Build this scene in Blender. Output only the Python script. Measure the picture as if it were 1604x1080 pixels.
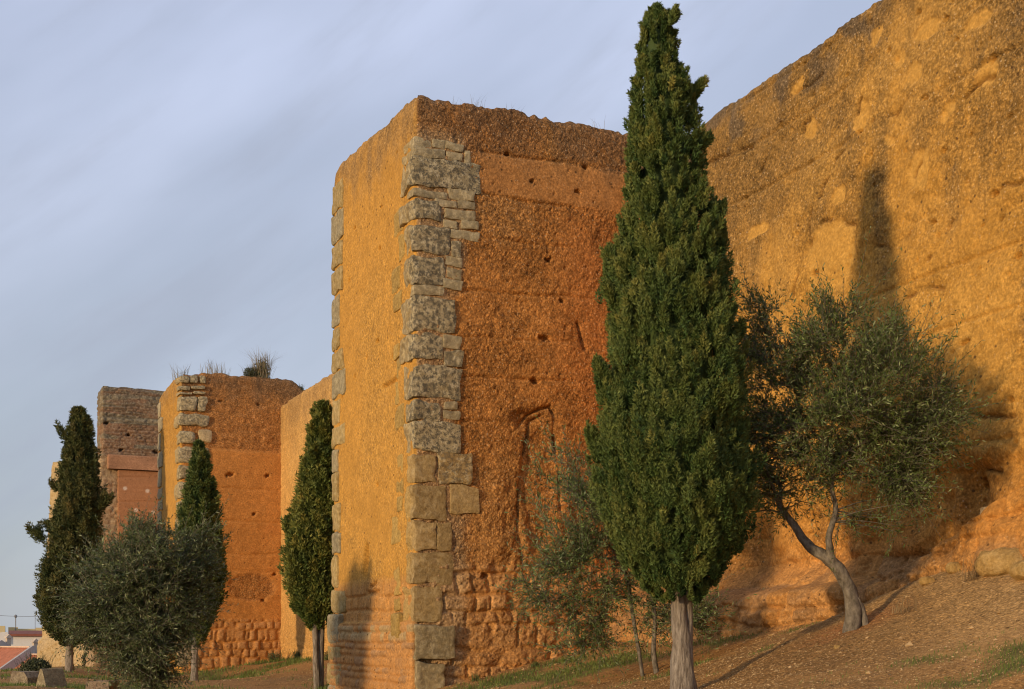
import bpy, math, random
import numpy as np
from mathutils import Vector

for o in list(bpy.data.objects):
    bpy.data.objects.remove(o)
SC = bpy.context.scene
COL = SC.collection
# ------------------------------------------------------------------ camera, sky, sun
F, CX, HY, HZ = 2081.0, 802.0, 1000.0, 1.6
cd = bpy.data.cameras.new('camera'); cam = bpy.data.objects.new('camera', cd); COL.objects.link(cam)
cam.location = (0, 0, HZ); cam.rotation_euler = (math.pi/2, 0, 0)
cd.sensor_width = 36; cd.lens = 36*F/1604; cd.shift_y = (HY-540)/1604
cd.clip_start = .1; cd.clip_end = 5000
SC.camera = cam
SUN_AZ = math.atan2(-.705, -.709)      # compass style: atan2(x, y) of the direction towards the sun
SUN_EL = math.radians(7.6)
W = bpy.data.worlds.new('World'); SC.world = W; W.use_nodes = True
nt = W.node_tree; N = nt.nodes; L = nt.links; N.clear()
out = N.new('ShaderNodeOutputWorld'); bg = N.new('ShaderNodeBackground'); sky = N.new('ShaderNodeTexSky')
sky.sky_type = 'NISHITA'; sky.sun_disc = False; sky.sun_elevation = SUN_EL; sky.sun_rotation = SUN_AZ
sky.air_density = 1.0; sky.dust_density = .6; sky.ozone_density = 1.3
tc = N.new('ShaderNodeTexCoord')
def wnoise(scale_vec, rot, sc, det, rough, lo, hi):
    m = N.new('ShaderNodeMapping'); m.vector_type = 'TEXTURE'; m.inputs['Scale'].default_value = tuple(1/v for v in scale_vec); m.inputs['Rotation'].default_value = rot
    n = N.new('ShaderNodeTexNoise'); n.inputs['Scale'].default_value = sc; n.inputs['Detail'].default_value = det
    n.inputs['Roughness'].default_value = rough
    r = N.new('ShaderNodeMapRange'); r.inputs[1].default_value = lo; r.inputs[2].default_value = hi
    r.interpolation_type = 'SMOOTHSTEP'
    L.new(tc.outputs['Generated'], m.inputs[0]); L.new(m.outputs[0], n.inputs['Vector']); L.new(n.outputs[0], r.inputs[0])
    return r.outputs[0]
c1 = wnoise((1.0, 1.0, 3.2), (0, math.radians(-32), 0), 2.1, 4, .5, .40, .72)
c2 = wnoise((1.2, 1.0, 5.5), (0, math.radians(-36), 0), 3.4, 5, .55, .48, .74)
mx = N.new('ShaderNodeMix'); mx.data_type = 'RGBA'; 
sx = N.new('ShaderNodeSeparateXYZ'); L.new(tc.outputs['Generated'], sx.inputs[0])
zr = N.new('ShaderNodeMapRange'); zr.inputs[1].default_value = -.02; zr.inputs[2].default_value = .40; L.new(sx.outputs[2], zr.inputs[0])
cg = N.new('ShaderNodeMix'); cg.data_type = 'RGBA'; cg.inputs['A'].default_value = (6.9, 7.6, 8.6, 1); cg.inputs['B'].default_value = (8.6, 9.6, 12.6, 1)
L.new(zr.outputs[0], cg.inputs['Factor']); L.new(cg.outputs['Result'], mx.inputs['B'])
f1 = N.new('ShaderNodeMath'); f1.operation = 'MULTIPLY'; f1.inputs[1].default_value = .24
f0 = N.new('ShaderNodeMath'); f0.operation = 'ADD'; f0.inputs[1].default_value = .62
L.new(c1, f1.inputs[0]); L.new(f1.outputs[0], f0.inputs[0]); L.new(f0.outputs[0], mx.inputs['Factor']); L.new(sky.outputs[0], mx.inputs['A'])
mx2 = N.new('ShaderNodeMix'); mx2.data_type = 'RGBA'; mx2.inputs['B'].default_value = (5.0, 5.5, 6.8, 1)
f2 = N.new('ShaderNodeMath'); f2.operation = 'MULTIPLY'; f2.inputs[1].default_value = .45
L.new(c2, f2.inputs[0]); L.new(f2.outputs[0], mx2.inputs['Factor']); L.new(mx.outputs['Result'], mx2.inputs['A'])
L.new(mx2.outputs['Result'], bg.inputs[0]); bg.inputs[1].default_value = .079
L.new(bg.outputs[0], out.inputs[0])
sd = bpy.data.lights.new('sun', 'SUN'); sun = bpy.data.objects.new('sun', sd); COL.objects.link(sun)
sd.energy = 3.25; sd.angle = math.radians(3.2); sd.color = (1.0, .72, .42)
S_TO = Vector((math.sin(SUN_AZ)*math.cos(SUN_EL), math.cos(SUN_AZ)*math.cos(SUN_EL), math.sin(SUN_EL)))
sun.rotation_euler = S_TO.to_track_quat('Z', 'Y').to_euler(); sun.location = S_TO*60
SC.view_settings.view_transform = 'Standard'; SC.view_settings.look = 'None'
SC.cycles.filter_width = 1.1
SC.view_settings.exposure = 0.0; SC.view_settings.gamma = 1.0

# ------------------------------------------------------------------ numeric helpers
def P(px, py, Y):
    return np.array([(px-CX)/F*Y, Y, HZ+(HY-py)/F*Y])
def hsh(ix, iy, iz, seed=0):
    h = (ix.astype(np.int64)*374761393 + iy.astype(np.int64)*668265263 + iz.astype(np.int64)*2147483647 + seed*1274126177) & 0xffffffff
    h = ((h ^ (h >> 13))*1274126177) & 0xffffffff
    h = ((h ^ (h >> 16))*2246822519) & 0xffffffff
    h = h ^ (h >> 15)
    return (h & 0xffffff)/float(0xffffff)
def vn(x, y, z, seed=0):
    x = np.asarray(x, float); y = np.asarray(y, float)+0*x; z = np.asarray(z, float)+0*x
    xi, yi, zi = np.floor(x), np.floor(y), np.floor(z)
    u, v, w = x-xi, y-yi, z-zi
    u, v, w = [t*t*t*(t*(t*6-15)+10) for t in (u, v, w)]
    r = 0
    for a in (0, 1):
        for b in (0, 1):
            for c in (0, 1):
                r = r + hsh(xi+a, yi+b, zi+c, seed)*((u if a else 1-u)*(v if b else 1-v)*(w if c else 1-w))
    return r*2-1
def fbm(x, y, z, octs=4, seed=0, gain=.5, lac=2.03):
    a, s, t = 1.0, 0.0, 0.0
    for i in range(octs):
        s = s + a*vn(x, y, z, seed+i*17); t += a; a *= gain
        x = x*lac+3.1; y = y*lac+1.7; z = z*lac-2.3
    return s/t
def worley(x, y, seed=0):
    xi, yi = np.floor(x), np.floor(y)
    f1 = np.full(x.shape, 9.0); f2 = np.full(x.shape, 9.0); idr = np.zeros(x.shape)
    for a in (-1, 0, 1):
        for b in (-1, 0, 1):
            cx, cy = xi+a, yi+b
            dx = cx+hsh(cx, cy, cx*0, seed)-x; dy = cy+hsh(cx, cy, cx*0, seed+5)-y
            d = np.sqrt(dx*dx+dy*dy); r = hsh(cx, cy, cx*0, seed+9)
            m = d < f1
            f2 = np.where(m, f1, np.minimum(f2, d)); idr = np.where(m, r, idr); f1 = np.where(m, d, f1)
    return f1, f2, idr
def ss(a, b, x):
    t = np.clip((x-a)/(b-a), 0, 1); return t*t*(3-2*t)
def polydist(u, z, pts):
    d = np.full(u.shape, 1e9)
    for (x0, y0), (x1, y1) in zip(pts[:-1], pts[1:]):
        vx, vy = x1-x0, y1-y0
        t = np.clip(((u-x0)*vx+(z-y0)*vy)/(vx*vx+vy*vy+1e-9), 0, 1)
        d = np.minimum(d, np.hypot(u-x0-t*vx, z-y0-t*vy))
    return d
def mixc(a, b, t):
    return a*(1-t)[:, None]+np.asarray(b, float)[None, :]*t[:, None]
def masonry(u, z, ch, bw, seed, gap=.03, warp=.06):
    """irregular coursed rubble: returns relief 0..1 and a random value per stone"""
    warp = warp*1.5
    uu = u+warp*fbm(u*1.3, z*1.3, 0*u+seed, 3, seed); zz = z+warp*.8*fbm(u*1.1, z*1.5, 0*u+seed+7, 3, seed+3)
    k = zz/ch; k = k+.28*vn(np.floor(k+.5)*3.7, 0*u, 0*u, seed+2)*0 + .16*np.sin(k*2.1+seed)
    ci = np.floor(k); fz = k-ci
    w = bw*(.75+.7*hsh(ci, ci*0, ci*0, seed+11))
    q = uu/w+hsh(ci, ci*0+3, ci*0, seed+12)*7
    q = q+.22*np.sin(q*2.3+ci*1.7)
    bi = np.floor(q); fx = q-bi
    rnd = hsh(bi, ci, ci*0, seed+13)
    dx = np.minimum(fx, 1-fx)*w; dz = np.minimum(fz, 1-fz)*ch
    r = .05
    dd = np.minimum(dx, dz) - np.maximum(0, r-np.maximum(dx, dz))*.5
    h = ss(gap*.3, gap*1.5, dd)
    clay_or_sun = ss(.05, .4, fbm(u*1.4, z*1.7, 0*u, 3, seed+21))
    h = h*(1-.75*clay_or_sun)*(.8+.3*fbm(u*7, z*7, 0*u, 3, seed+22))+.55*clay_or_sun
    return h, rnd

# ------------------------------------------------------------------ object helpers
def tag(o, label=None, cat=None, group=None, kind=None):
    if label: o['label'] = label
    if cat: o['category'] = cat
    if group: o['group'] = group
    if kind: o['kind'] = kind
    return o
def empty(name, loc, label, cat, group=None):
    o = bpy.data.objects.new(name, None); COL.objects.link(o); o.location = tuple(loc)
    o.empty_display_size = .3
    return tag(o, label, cat, group)
def mesh_obj(name, V, Fc, mat, parent=None, col=None, rough=None, smooth=True):
    """V in world coordinates; Fc ndarray (n,k) or list of tuples"""
    V = np.asarray(V, float)
    org = np.array(parent.location if parent is not None and parent.parent is None else (0, 0, 0), float)
    if parent is not None and parent.parent is not None:
        org = np.array(parent.parent.location, float)
    if parent is None:
        org = np.array([V[:, 0].mean(), V[:, 1].mean(), V[:, 2].min()])
    me = bpy.data.meshes.new(name)
    Vl = V-org
    if isinstance(Fc, np.ndarray):
        k = Fc.shape[1]; n = len(Fc)
        me.vertices.add(len(V)); me.vertices.foreach_set('co', Vl.astype(np.float32).ravel())
        me.loops.add(n*k); me.loops.foreach_set('vertex_index', Fc.astype(np.int32).ravel())
        me.polygons.add(n); me.polygons.foreach_set('loop_start', np.arange(0, n*k, k, dtype=np.int32))
        me.polygons.foreach_set('loop_total', np.full(n, k, dtype=np.int32))
        me.update(calc_edges=True)
    else:
        me.from_pydata([tuple(v) for v in Vl], [], [tuple(int(i) for i in f) for f in Fc])
        me.update()
    me.polygons.foreach_set('use_smooth', np.full(len(me.polygons), smooth, dtype=bool))
    if col is not None:
        c = np.ones((len(V), 4), np.float32); c[:, :3] = np.clip(col, 0, 1)
        a = me.attributes.new('Col', 'FLOAT_COLOR', 'POINT'); a.data.foreach_set('color', c.ravel())
    if rough is not None:
        a = me.attributes.new('grit', 'FLOAT', 'POINT'); a.data.foreach_set('value', np.asarray(rough, np.float32))
    me.materials.append(mat)
    o = bpy.data.objects.new(name, me); COL.objects.link(o)
    if parent is None: o.location = tuple(org)
    else: o.parent = parent
    return o

# ------------------------------------------------------------------ materials
def newmat(name):
    m = bpy.data.materials.new(name); m.use_nodes = True
    n = m.node_tree.nodes; n.clear()
    o = n.new('ShaderNodeOutputMaterial'); b = n.new('ShaderNodeBsdfPrincipled')
    b.inputs['Roughness'].default_value = .92
    b.inputs['Specular IOR Level'].default_value = .15
    m.node_tree.links.new(b.outputs[0], o.inputs[0])
    return m, n, m.node_tree.links, b, o
def tex(n, l, kind, coord, scale, **kw):
    t = n.new(kind); t.inputs['Scale'].default_value = scale
    for k, v in kw.items():
        if hasattr(t, k): setattr(t, k, v)
        else: t.inputs[k.replace('_', ' ')].default_value = v
    l.new(coord, t.inputs['Vector']); return t
def mth(n, l, op, a, b=None, c=None):
    m = n.new('ShaderNodeMath'); m.operation = op
    for i, v in enumerate((a, b, c)):
        if v is None: continue
        if isinstance(v, (int, float)): m.inputs[i].default_value = v
        else: l.new(v, m.inputs[i])
    return m.outputs[0]
def mrange(n, l, v, a, b, c, d):
    m = n.new('ShaderNodeMapRange'); l.new(v, m.inputs[0])
    for i, x in enumerate((a, b, c, d)): m.inputs[i+1].default_value = x
    return m.outputs[0]
def cmix(n, l, f, a, b, mode='MIX'):
    m = n.new('ShaderNodeMix'); m.data_type = 'RGBA'; m.blend_type = mode
    for s, v in (('Factor', f), ('A', a), ('B', b)):
        if isinstance(v, (int, float)): m.inputs[s].default_value = v
        elif isinstance(v, tuple): m.inputs[s].default_value = v
        else: l.new(v, m.inputs[s])
    return m.outputs['Result']
def earth_mat(name, pebble=(.62, .50, .33, 1), pscale=23, bump=.032, dark=.55):
    m, n, l, b, o = newmat(name)
    tc = n.new('ShaderNodeTexCoord').outputs['Object']
    at = n.new('ShaderNodeAttribute'); at.attribute_name = 'Col'
    gr = n.new('ShaderNodeAttribute'); gr.attribute_name = 'grit'
    n1 = tex(n, l, 'ShaderNodeTexNoise', tc, 5.0, Detail=8.0, Roughness=.68)
    n2 = tex(n, l, 'ShaderNodeTexNoise', tc, 34.0, Detail=5.0, Roughness=.7)
    v1 = tex(n, l, 'ShaderNodeTexVoronoi', tc, pscale)
    v2 = tex(n, l, 'ShaderNodeTexVoronoi', tc, pscale*2.3)
    n3 = tex(n, l, 'ShaderNodeTexNoise', tc, 20.0, Detail=3.0, Roughness=.6)
    k = mrange(n, l, n1.outputs[0], .3, .7, dark+.1, 1.36)
    k2 = mth(n, l, 'MULTIPLY', mrange(n, l, n2.outputs[0], .32, .68, .7, 1.3), mrange(n, l, n3.outputs[0], .34, .66, .62, 1.36))
    gap = mrange(n, l, mth(n, l, 'MULTIPLY', v1.outputs['Distance'], gr.outputs['Fac']), .15, .62, 1.08, .66)  # darker between pebbles: relief shade put into the colour
    kk = mth(n, l, 'MULTIPLY', mth(n, l, 'MULTIPLY', k, k2), gap)
    gw = mrange(n, l, gr.outputs['Fac'], 0, 1, .30, 1.0)
    kk = mth(n, l, 'ADD', mth(n, l, 'MULTIPLY', kk, gw), mth(n, l, 'MULTIPLY', mth(n, l, 'SUBTRACT', 1.0, gw), .98))
    comb = n.new('ShaderNodeCombineColor')
    for i in range(3): l.new(kk, comb.inputs[i])
    c = cmix(n, l, 1.0, at.outputs['Color'], comb.outputs[0], 'MULTIPLY')
    def peb(v, thr, dist):
        sp = n.new('ShaderNodeSeparateColor'); l.new(v.outputs['Color'], sp.inputs[0])
        sel = mth(n, l, 'GREATER_THAN', sp.outputs[0], thr)
        ins = mrange(n, l, v.outputs['Distance'], dist, dist*.6, 0, 1)
        return mth(n, l, 'MULTIPLY', sel, ins), sp
    p1, s1 = peb(v1, .88, .34); p2, s2 = peb(v2, .84, .38)
    p1 = mth(n, l, 'MULTIPLY', p1, gr.outputs['Fac']); p2 = mth(n, l, 'MULTIPLY', p2, gr.outputs['Fac'])
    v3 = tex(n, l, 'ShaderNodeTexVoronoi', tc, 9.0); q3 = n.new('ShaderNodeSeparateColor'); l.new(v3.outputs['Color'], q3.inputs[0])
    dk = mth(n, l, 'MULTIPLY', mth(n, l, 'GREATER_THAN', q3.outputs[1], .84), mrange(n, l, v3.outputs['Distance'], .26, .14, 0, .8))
    c = cmix(n, l, dk, c, (.085, .045, .018, 1))  # dark specks paint the shade of small cavities into the colour
    c = cmix(n, l, mth(n, l, 'MULTIPLY', p1, .6), c, pebble)
    c = cmix(n, l, mth(n, l, 'MULTIPLY', p2, .5), c, (pebble[0]*.9, pebble[1]*.82, pebble[2]*.7, 1))
    l.new(c, b.inputs['Base Color'])
    # relief
    h = mth(n, l, 'MULTIPLY', n1.outputs[0], .8)
    h = mth(n, l, 'ADD', h, mth(n, l, 'MULTIPLY', n2.outputs[0], .45))
    pv = mrange(n, l, v1.outputs['Distance'], .0, .6, .5, 0)
    pv2 = mrange(n, l, v2.outputs['Distance'], .0, .6, .3, 0)
    pp = mth(n, l, 'MULTIPLY', mth(n, l, 'ADD', pv, pv2), gr.outputs['Fac'])
    h = mth(n, l, 'ADD', h, pp)
    bp = n.new('ShaderNodeBump'); bp.inputs['Distance'].default_value = bump
    l.new(mrange(n, l, gr.outputs['Fac'], 0, 1, .25, .85), bp.inputs['Strength'])
    l.new(h, bp.inputs['Height']); l.new(bp.outputs[0], b.inputs['Normal'])
    return m
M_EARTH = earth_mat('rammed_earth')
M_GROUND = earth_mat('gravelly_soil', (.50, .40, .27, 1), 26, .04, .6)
def stone_mat(name, lich=.5):
    m, n, l, b, o = newmat(name)
    tc = n.new('ShaderNodeTexCoord').outputs['Object']
    at = n.new('ShaderNodeAttribute'); at.attribute_name = 'Col'
    gr = n.new('ShaderNodeAttribute'); gr.attribute_name = 'grit'
    n1 = tex(n, l, 'ShaderNodeTexNoise', tc, 8.0, Detail=9.0, Roughness=.8)
    n2 = tex(n, l, 'ShaderNodeTexNoise', tc, 24.0, Detail=6.0, Roughness=.75)
    n3 = tex(n, l, 'ShaderNodeTexNoise', tc, 12.0, Detail=8.0, Roughness=.85)
    k = mth(n, l, 'MULTIPLY', mrange(n, l, n2.outputs[0], .3, .7, .5, 1.4), mrange(n, l, n1.outputs[0], .35, .65, .7, 1.25))
    comb = n.new('ShaderNodeCombineColor')
    for i in range(3): l.new(k, comb.inputs[i])
    c = cmix(n, l, 1.0, at.outputs['Color'], comb.outputs[0], 'MULTIPLY')
    pale = mth(n, l, 'MULTIPLY', mrange(n, l, n1.outputs[0], .50, .56, 0, .9), gr.outputs['Fac'])
    c = cmix(n, l, pale, c, (.60, .52, .33, 1))
    dk = mth(n, l, 'MULTIPLY', mrange(n, l, n3.outputs[0], .475, .53, 0, .92), gr.outputs['Fac'])
    c = cmix(n, l, dk, c, (.075, .07, .055, 1))
    l.new(c, b.inputs['Base Color'])
    h = mth(n, l, 'ADD', mth(n, l, 'MULTIPLY', n1.outputs[0], .7), mth(n, l, 'MULTIPLY', n2.outputs[0], .5))
    bp = n.new('ShaderNodeBump'); bp.inputs['Distance'].default_value = .06; bp.inputs['Strength'].default_value = .9
    l.new(h, bp.inputs['Height']); l.new(bp.outputs[0], b.inputs['Normal'])
    return m
M_STONE = stone_mat('weathered_limestone')
def leaf_mat(name, transl=.25, rough=.55):
    m, n, l, b, o = newmat(name)
    at = n.new('ShaderNodeAttribute'); at.attribute_name = 'Col'
    l.new(at.outputs['Color'], b.inputs['Base Color']); b.inputs['Roughness'].default_value = rough
    b.inputs['Specular IOR Level'].default_value = .3
    t = n.new('ShaderNodeBsdfTranslucent'); ms = n.new('ShaderNodeMixShader'); ms.inputs[0].default_value = transl
    l.new(at.outputs['Color'], t.inputs[0]); l.new(b.outputs[0], ms.inputs[1]); l.new(t.outputs[0], ms.inputs[2])
    l.new(ms.outputs[0], o.inputs[0])
    return m
M_CYP = leaf_mat('cypress_foliage', .15, .7)
M_OLV = leaf_mat('olive_foliage', .18, .5)
M_DRY = leaf_mat('dry_grass', .3, .8)
def bark_mat(name, a, bcol, scale=(14, 14, 2.2)):
    m, n, l, b, o = newmat(name)
    tc = n.new('ShaderNodeTexCoord').outputs['Object']
    mp = n.new('ShaderNodeMapping'); mp.inputs['Scale'].default_value = scale; l.new(tc, mp.inputs[0])
    n1 = tex(n, l, 'ShaderNodeTexNoise', mp.outputs[0], 1.6, Detail=8.0, Roughness=.7)
    f = mrange(n, l, n1.outputs[0], .35, .65, 0, 1)
    c = cmix(n, l, f, a, bcol); l.new(c, b.inputs['Base Color'])
    bp = n.new('ShaderNodeBump'); bp.inputs['Distance'].default_value = .05; bp.inputs['Strength'].default_value = .9
    l.new(n1.outputs[0], bp.inputs['Height']); l.new(bp.outputs[0], b.inputs['Normal'])
    return m
M_BARKC = bark_mat('cypress_bark', (.11, .085, .06, 1), (.40, .345, .27, 1), (20, 20, 2.6))
M_BARKO = bark_mat('olive_bark', (.09, .075, .055, 1), (.27, .235, .18, 1), (9, 9, 5))
M_BARKT = bark_mat('young_bark', (.10, .085, .06, 1), (.25, .22, .16, 1), (12, 12, 5))
def plain(name, c, noise=.25, scale=3., rough=.85, wave=None):
    m, n, l, b, o = newmat(name)
    tc = n.new('ShaderNodeTexCoord').outputs['Object']
    n1 = tex(n, l, 'ShaderNodeTexNoise', tc, scale, Detail=6.0, Roughness=.65)
    k = mrange(n, l, n1.outputs[0], .3, .7, 1-noise, 1+noise)
    if wave:
        mp = n.new('ShaderNodeMapping'); mp.inputs['Rotation'].default_value = (0, 0, wave[1]); l.new(tc, mp.inputs[0])
        w = tex(n, l, 'ShaderNodeTexWave', mp.outputs[0], wave[0])
        k = mth(n, l, 'MULTIPLY', k, mrange(n, l, w.outputs[0], 0, 1, .72, 1.12))
    comb = n.new('ShaderNodeCombineColor')
    for i in range(3): l.new(k, comb.inputs[i])
    cc = cmix(n, l, 1.0, (c[0], c[1], c[2], 1), comb.outputs[0], 'MULTIPLY')
    l.new(cc, b.inputs['Base Color']); b.inputs['Roughness'].default_value = rough
    return m

# ------------------------------------------------------------------ wall frames of reference
dL = np.array([-.405, .914]); dL /= np.linalg.norm(dL)
dR = np.array([.914, .405]); dR /= np.linalg.norm(dR)
A1 = np.array([-1.90, 26.0]); T1W = 5.67; T1S = 4.77
C1 = A1+T1S*dR
C2 = C1+29.76*dL
A2 = C2-4.09*dR; T2W = 5.5
def hit(px, org, d):
    """distance along org + t d whose image column is px"""
    r = (px-CX)/F
    return (r*org[1]-org[0])/(d[0]-r*d[1])
def face_pt(px, py, org, d):
    t = hit(px, org, d); Y = org[1]+t*d[1]
    return t, HZ+(HY-py)/F*Y
CUR_D = -dL
def fa(px, py): return face_pt(px, py, C1, CUR_D)        # right curtain face
def fs(px, py): return face_pt(px, py, A1, dR)           # near tower, side face
def ff(px, py): return face_pt(px, py, A1, dL)           # near tower, front face

def ring_block(name, corners, spac, zbot, nz, ztop, shade, mat, parent=None, rc=.10, crest=.05, seed=0):
    """closed wall of given plan (ccw corners); spac per edge; ztop(e,s), shade(e,s,z,x,y)->disp,col,grit"""
    C = [np.array(c, float) for c in corners]; n = len(C)
    E, S, X, Y, NX, NY = [], [], [], [], [], []
    for e in range(n):
        a, b = C[e], C[(e+1) % n]; Ln = np.linalg.norm(b-a); d = (b-a)/Ln; nn = np.array([d[1], -d[0]])
        k = max(2, int((Ln-2*rc)/spac[e]))
        for t in np.linspace(rc, Ln-rc, k):
            p = a+d*t; E.append(e); S.append(t); X.append(p[0]); Y.append(p[1]); NX.append(nn[0]); NY.append(nn[1])
        b2 = C[(e+2) % n]; d2 = (b2-b)/np.linalg.norm(b2-b); n2 = np.array([d2[1], -d2[0]])
        p0 = b-d*rc; p1 = b+d2*rc
        for q in (.25, .5, .75):
            p = (1-q)**2*p0+2*q*(1-q)*b+q*q*p1; nm = (1-q)*nn+q*n2; nm /= np.linalg.norm(nm)
            E.append(e if q < .6 else (e+1) % n); S.append(Ln-rc*(1-q) if q < .6 else rc*q*.5)
            X.append(p[0]); Y.append(p[1]); NX.append(nm[0]); NY.append(nm[1])
    E, S, X, Y, NX, NY = map(np.array, (E, S, X, Y, NX, NY)); m = len(E)
    zt = ztop(E, S, X, Y)
    q = np.linspace(0, 1, nz+1)
    ZZ = zbot+(zt-zbot)[None, :]*q[:, None]
    rep = lambda a: np.repeat(a[None, :], nz+1, 0).ravel()
    e, s, x, y, nx, ny = map(rep, (E, S, X, Y, NX, NY)); z = ZZ.ravel()
    disp, col, grit = shade(e, s, z, x, y, rep(zt))
    # weathered crest: edge rounds inwards in the last few decimetres
    dt = rep(zt)-z
    disp = disp-crest*2.2*np.exp(-dt/.09)*(1+.8*fbm(x*2, y*2, z*0, 2, seed+61))
    V = np.stack([x+nx*disp, y+ny*disp, z], 1)
    idx = np.arange((nz+1)*m).reshape(nz+1, m)
    nxt = np.roll(idx, -1, 1)
    Fq = np.stack([idx[:-1], nxt[:-1], nxt[1:], idx[1:]], -1).reshape(-1, 4)
    # top cap: two inset rings then a fill
    top = V[-m:]; nrm = np.stack([NX, NY], 1); caps = []
    cV = []; cC = []
    base = len(V); prev = idx[-1]
    quads = [Fq]
    cen2 = top[:, :2].mean(0)
    for i, (ins, up) in enumerate(((.12, .0), (.35, -.02))):
        r = top.copy(); vv = top[:, :2]-cen2; ex = np.abs(vv @ np.array([dR, dL]).T); r[:, :2] -= (nrm*.5+.5*vv/np.linalg.norm(vv, axis=1)[:, None])*ins; r[:, 2] += up+.03*fbm(r[:, 0]*3, r[:, 1]*3, 0*r[:, 0], 3, seed+5)
        cV.append(r); cC.append(col[-m:]*.9)
        cur = base+i*m+np.arange(m)
        quads.append(np.stack([prev, np.roll(prev, -1), np.roll(cur, -1), cur], -1)); prev = cur
    cen = top.mean(0); cV.append(cen[None, :]+[0, 0, .02]); cC.append(col[-1:]*.9)
    ci = base+2*m
    tri = np.stack([prev, np.roll(prev, -1), np.full(m, ci), np.full(m, ci)], -1)
    V = np.concatenate([V]+cV); colr = np.concatenate([col]+cC); g = np.concatenate([grit, np.full(2*m+1, .8)])
    Q = np.concatenate(quads)
    if n == 4:
        faces = [tuple(f) for f in Q[-0:]] if False else None
    # fan as triangles in a second mesh chunk: degenerate quads are avoided by using tri pairs
    allq = Q; trif = tri[:, :3]
    t1 = np.stack([allq[:, 0], allq[:, 1], allq[:, 2]], -1); t2 = np.stack([allq[:, 0], allq[:, 2], allq[:, 3]], -1)
    return mesh_obj(name, V, np.concatenate([t1, t2, trif]), mat, parent, colr, g)

OCHRE = np.array([.43, .228, .046]); RED = np.array([.45, .200, .052]); BROWN = np.array([.22, .135, .060])
SMOOTHY = np.array([.47, .262, .058]); STONEC = np.array([.50, .41, .23]); STONEW = np.array([.52, .36, .17])
def base_noise(x, y, z, seed, coarse=.018, fine=.012):
    d = coarse*fbm(x*1.1, y*1.1, z*1.1, 3, seed)*1.6 + fine*fbm(x*9, y*9, z*9, 3, seed+4, .6)*1.6
    return d
def pits(u, z, seed, sc=1.6, thr=.72):
    f1, f2, r = worley(u*sc, z*sc, seed)
    return np.where(r > thr, ss(.12, .03, f1), 0)

# ------------------------------------------------------------------ right curtain wall
def lift(z, pitch, off, amp=.02, w=.03, u=None, seed=0):
    zz = z+off+(.05*vn(u*.5, z*0, z*0, seed) if u is not None else 0)
    f = np.abs((zz/pitch) % 1.0); f = np.minimum(f, 1-f)*pitch
    return -amp*np.exp(-(f/w)**2)
CR_CRACKS = [
    [(1440, 320), (1450, 310), (1476, 304), (1490, 310)], [(1288, 346), (1315, 345), (1342, 352)],
    [(1354, 395), (1368, 386), (1395, 388), (1420, 372), (1428, 358)], [(1563, 346), (1575, 330), (1590, 319), (1612, 314)],
    [(1240, 462), (1248, 430), (1252, 405), (1268, 385), (1266, 350), (1272, 330)], [(1556, 305), (1575, 288), (1600, 282)],
    [(1432, 285), (1434, 262), (1440, 252)], [(1344, 180), (1346, 165), (1352, 155)], [(1100, 258), (1140, 240), (1185, 228)],
    [(1255, 208), (1258, 195), (1272, 180)], [(1482, 360), (1486, 345), (1495, 340)], [(1366, 190), (1400, 182), (1422, 152)],
    [(1455, 405), (1470, 378), (1476, 370)], [(1500, 640), (1540, 655), (1590, 650)], [(1490, 740), (1530, 735), (1560, 738), (1600, 728)],
    [(1180, 290), (1192, 265), (1200, 250)], [(1285, 310), (1290, 290), (1310, 250), (1330, 232)], [(1218, 165), (1240, 150), (1290, 118)],
    [(1510, 150), (1535, 130), (1560, 120)], [(1420, 468), (1455, 452), (1475, 455)]]
CR_HOLES = [(1483, 28, 4), (1556, 91, 5), (1267, 255, 4), (1349, 208, 4), (1479, 235, 4), (1551, 305, 4), (1460, 348, 5), (1277, 428, 5),
            (1593, 400, 5), (1167, 310, 3), (1448, 153, 4), (1222, 195, 4), (1514, 538, 5), (1586, 628, 4), (1370, 290, 3), (1525, 757, 7), (1437, 20, 3),
            (1536, 353, 3), (1580, 182, 3), (1330, 118, 3), (1395, 77, 3), (1500, 62, 3)]
CR_PATCH = [(1352, 182, 15, 26), (1266, 204, 11, 19), (1392, 222, 8, 10), (1440, 262, 19, 34), (1434, 118, 13, 20), (1453, 42, 17, 18),
            (1410, 90, 10, 12), (1314, 305, 14, 16), (1185, 360, 26, 14), (1300, 400, 46, 60), (1250, 135, 12, 9), (1375, 60, 10, 12), (1480, 176, 12, 12), (1545, 115, 16, 18), (1535, 30, 20, 12)]
def feat_holes(u, z, holes, fmap, depth, Yref=20.):
    d = 0
    for (hx, hy, r) in holes:
        cu, cz = fmap(hx, hy); rr = r*Yref/F*.95
        d = d-depth*ss(1.3, .7, np.hypot((u-cu)*.7, (z-cz)*1.2)/rr*(1+.5*vn(u*16, z*16, 0*u, int(hx))))
    return d
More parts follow.
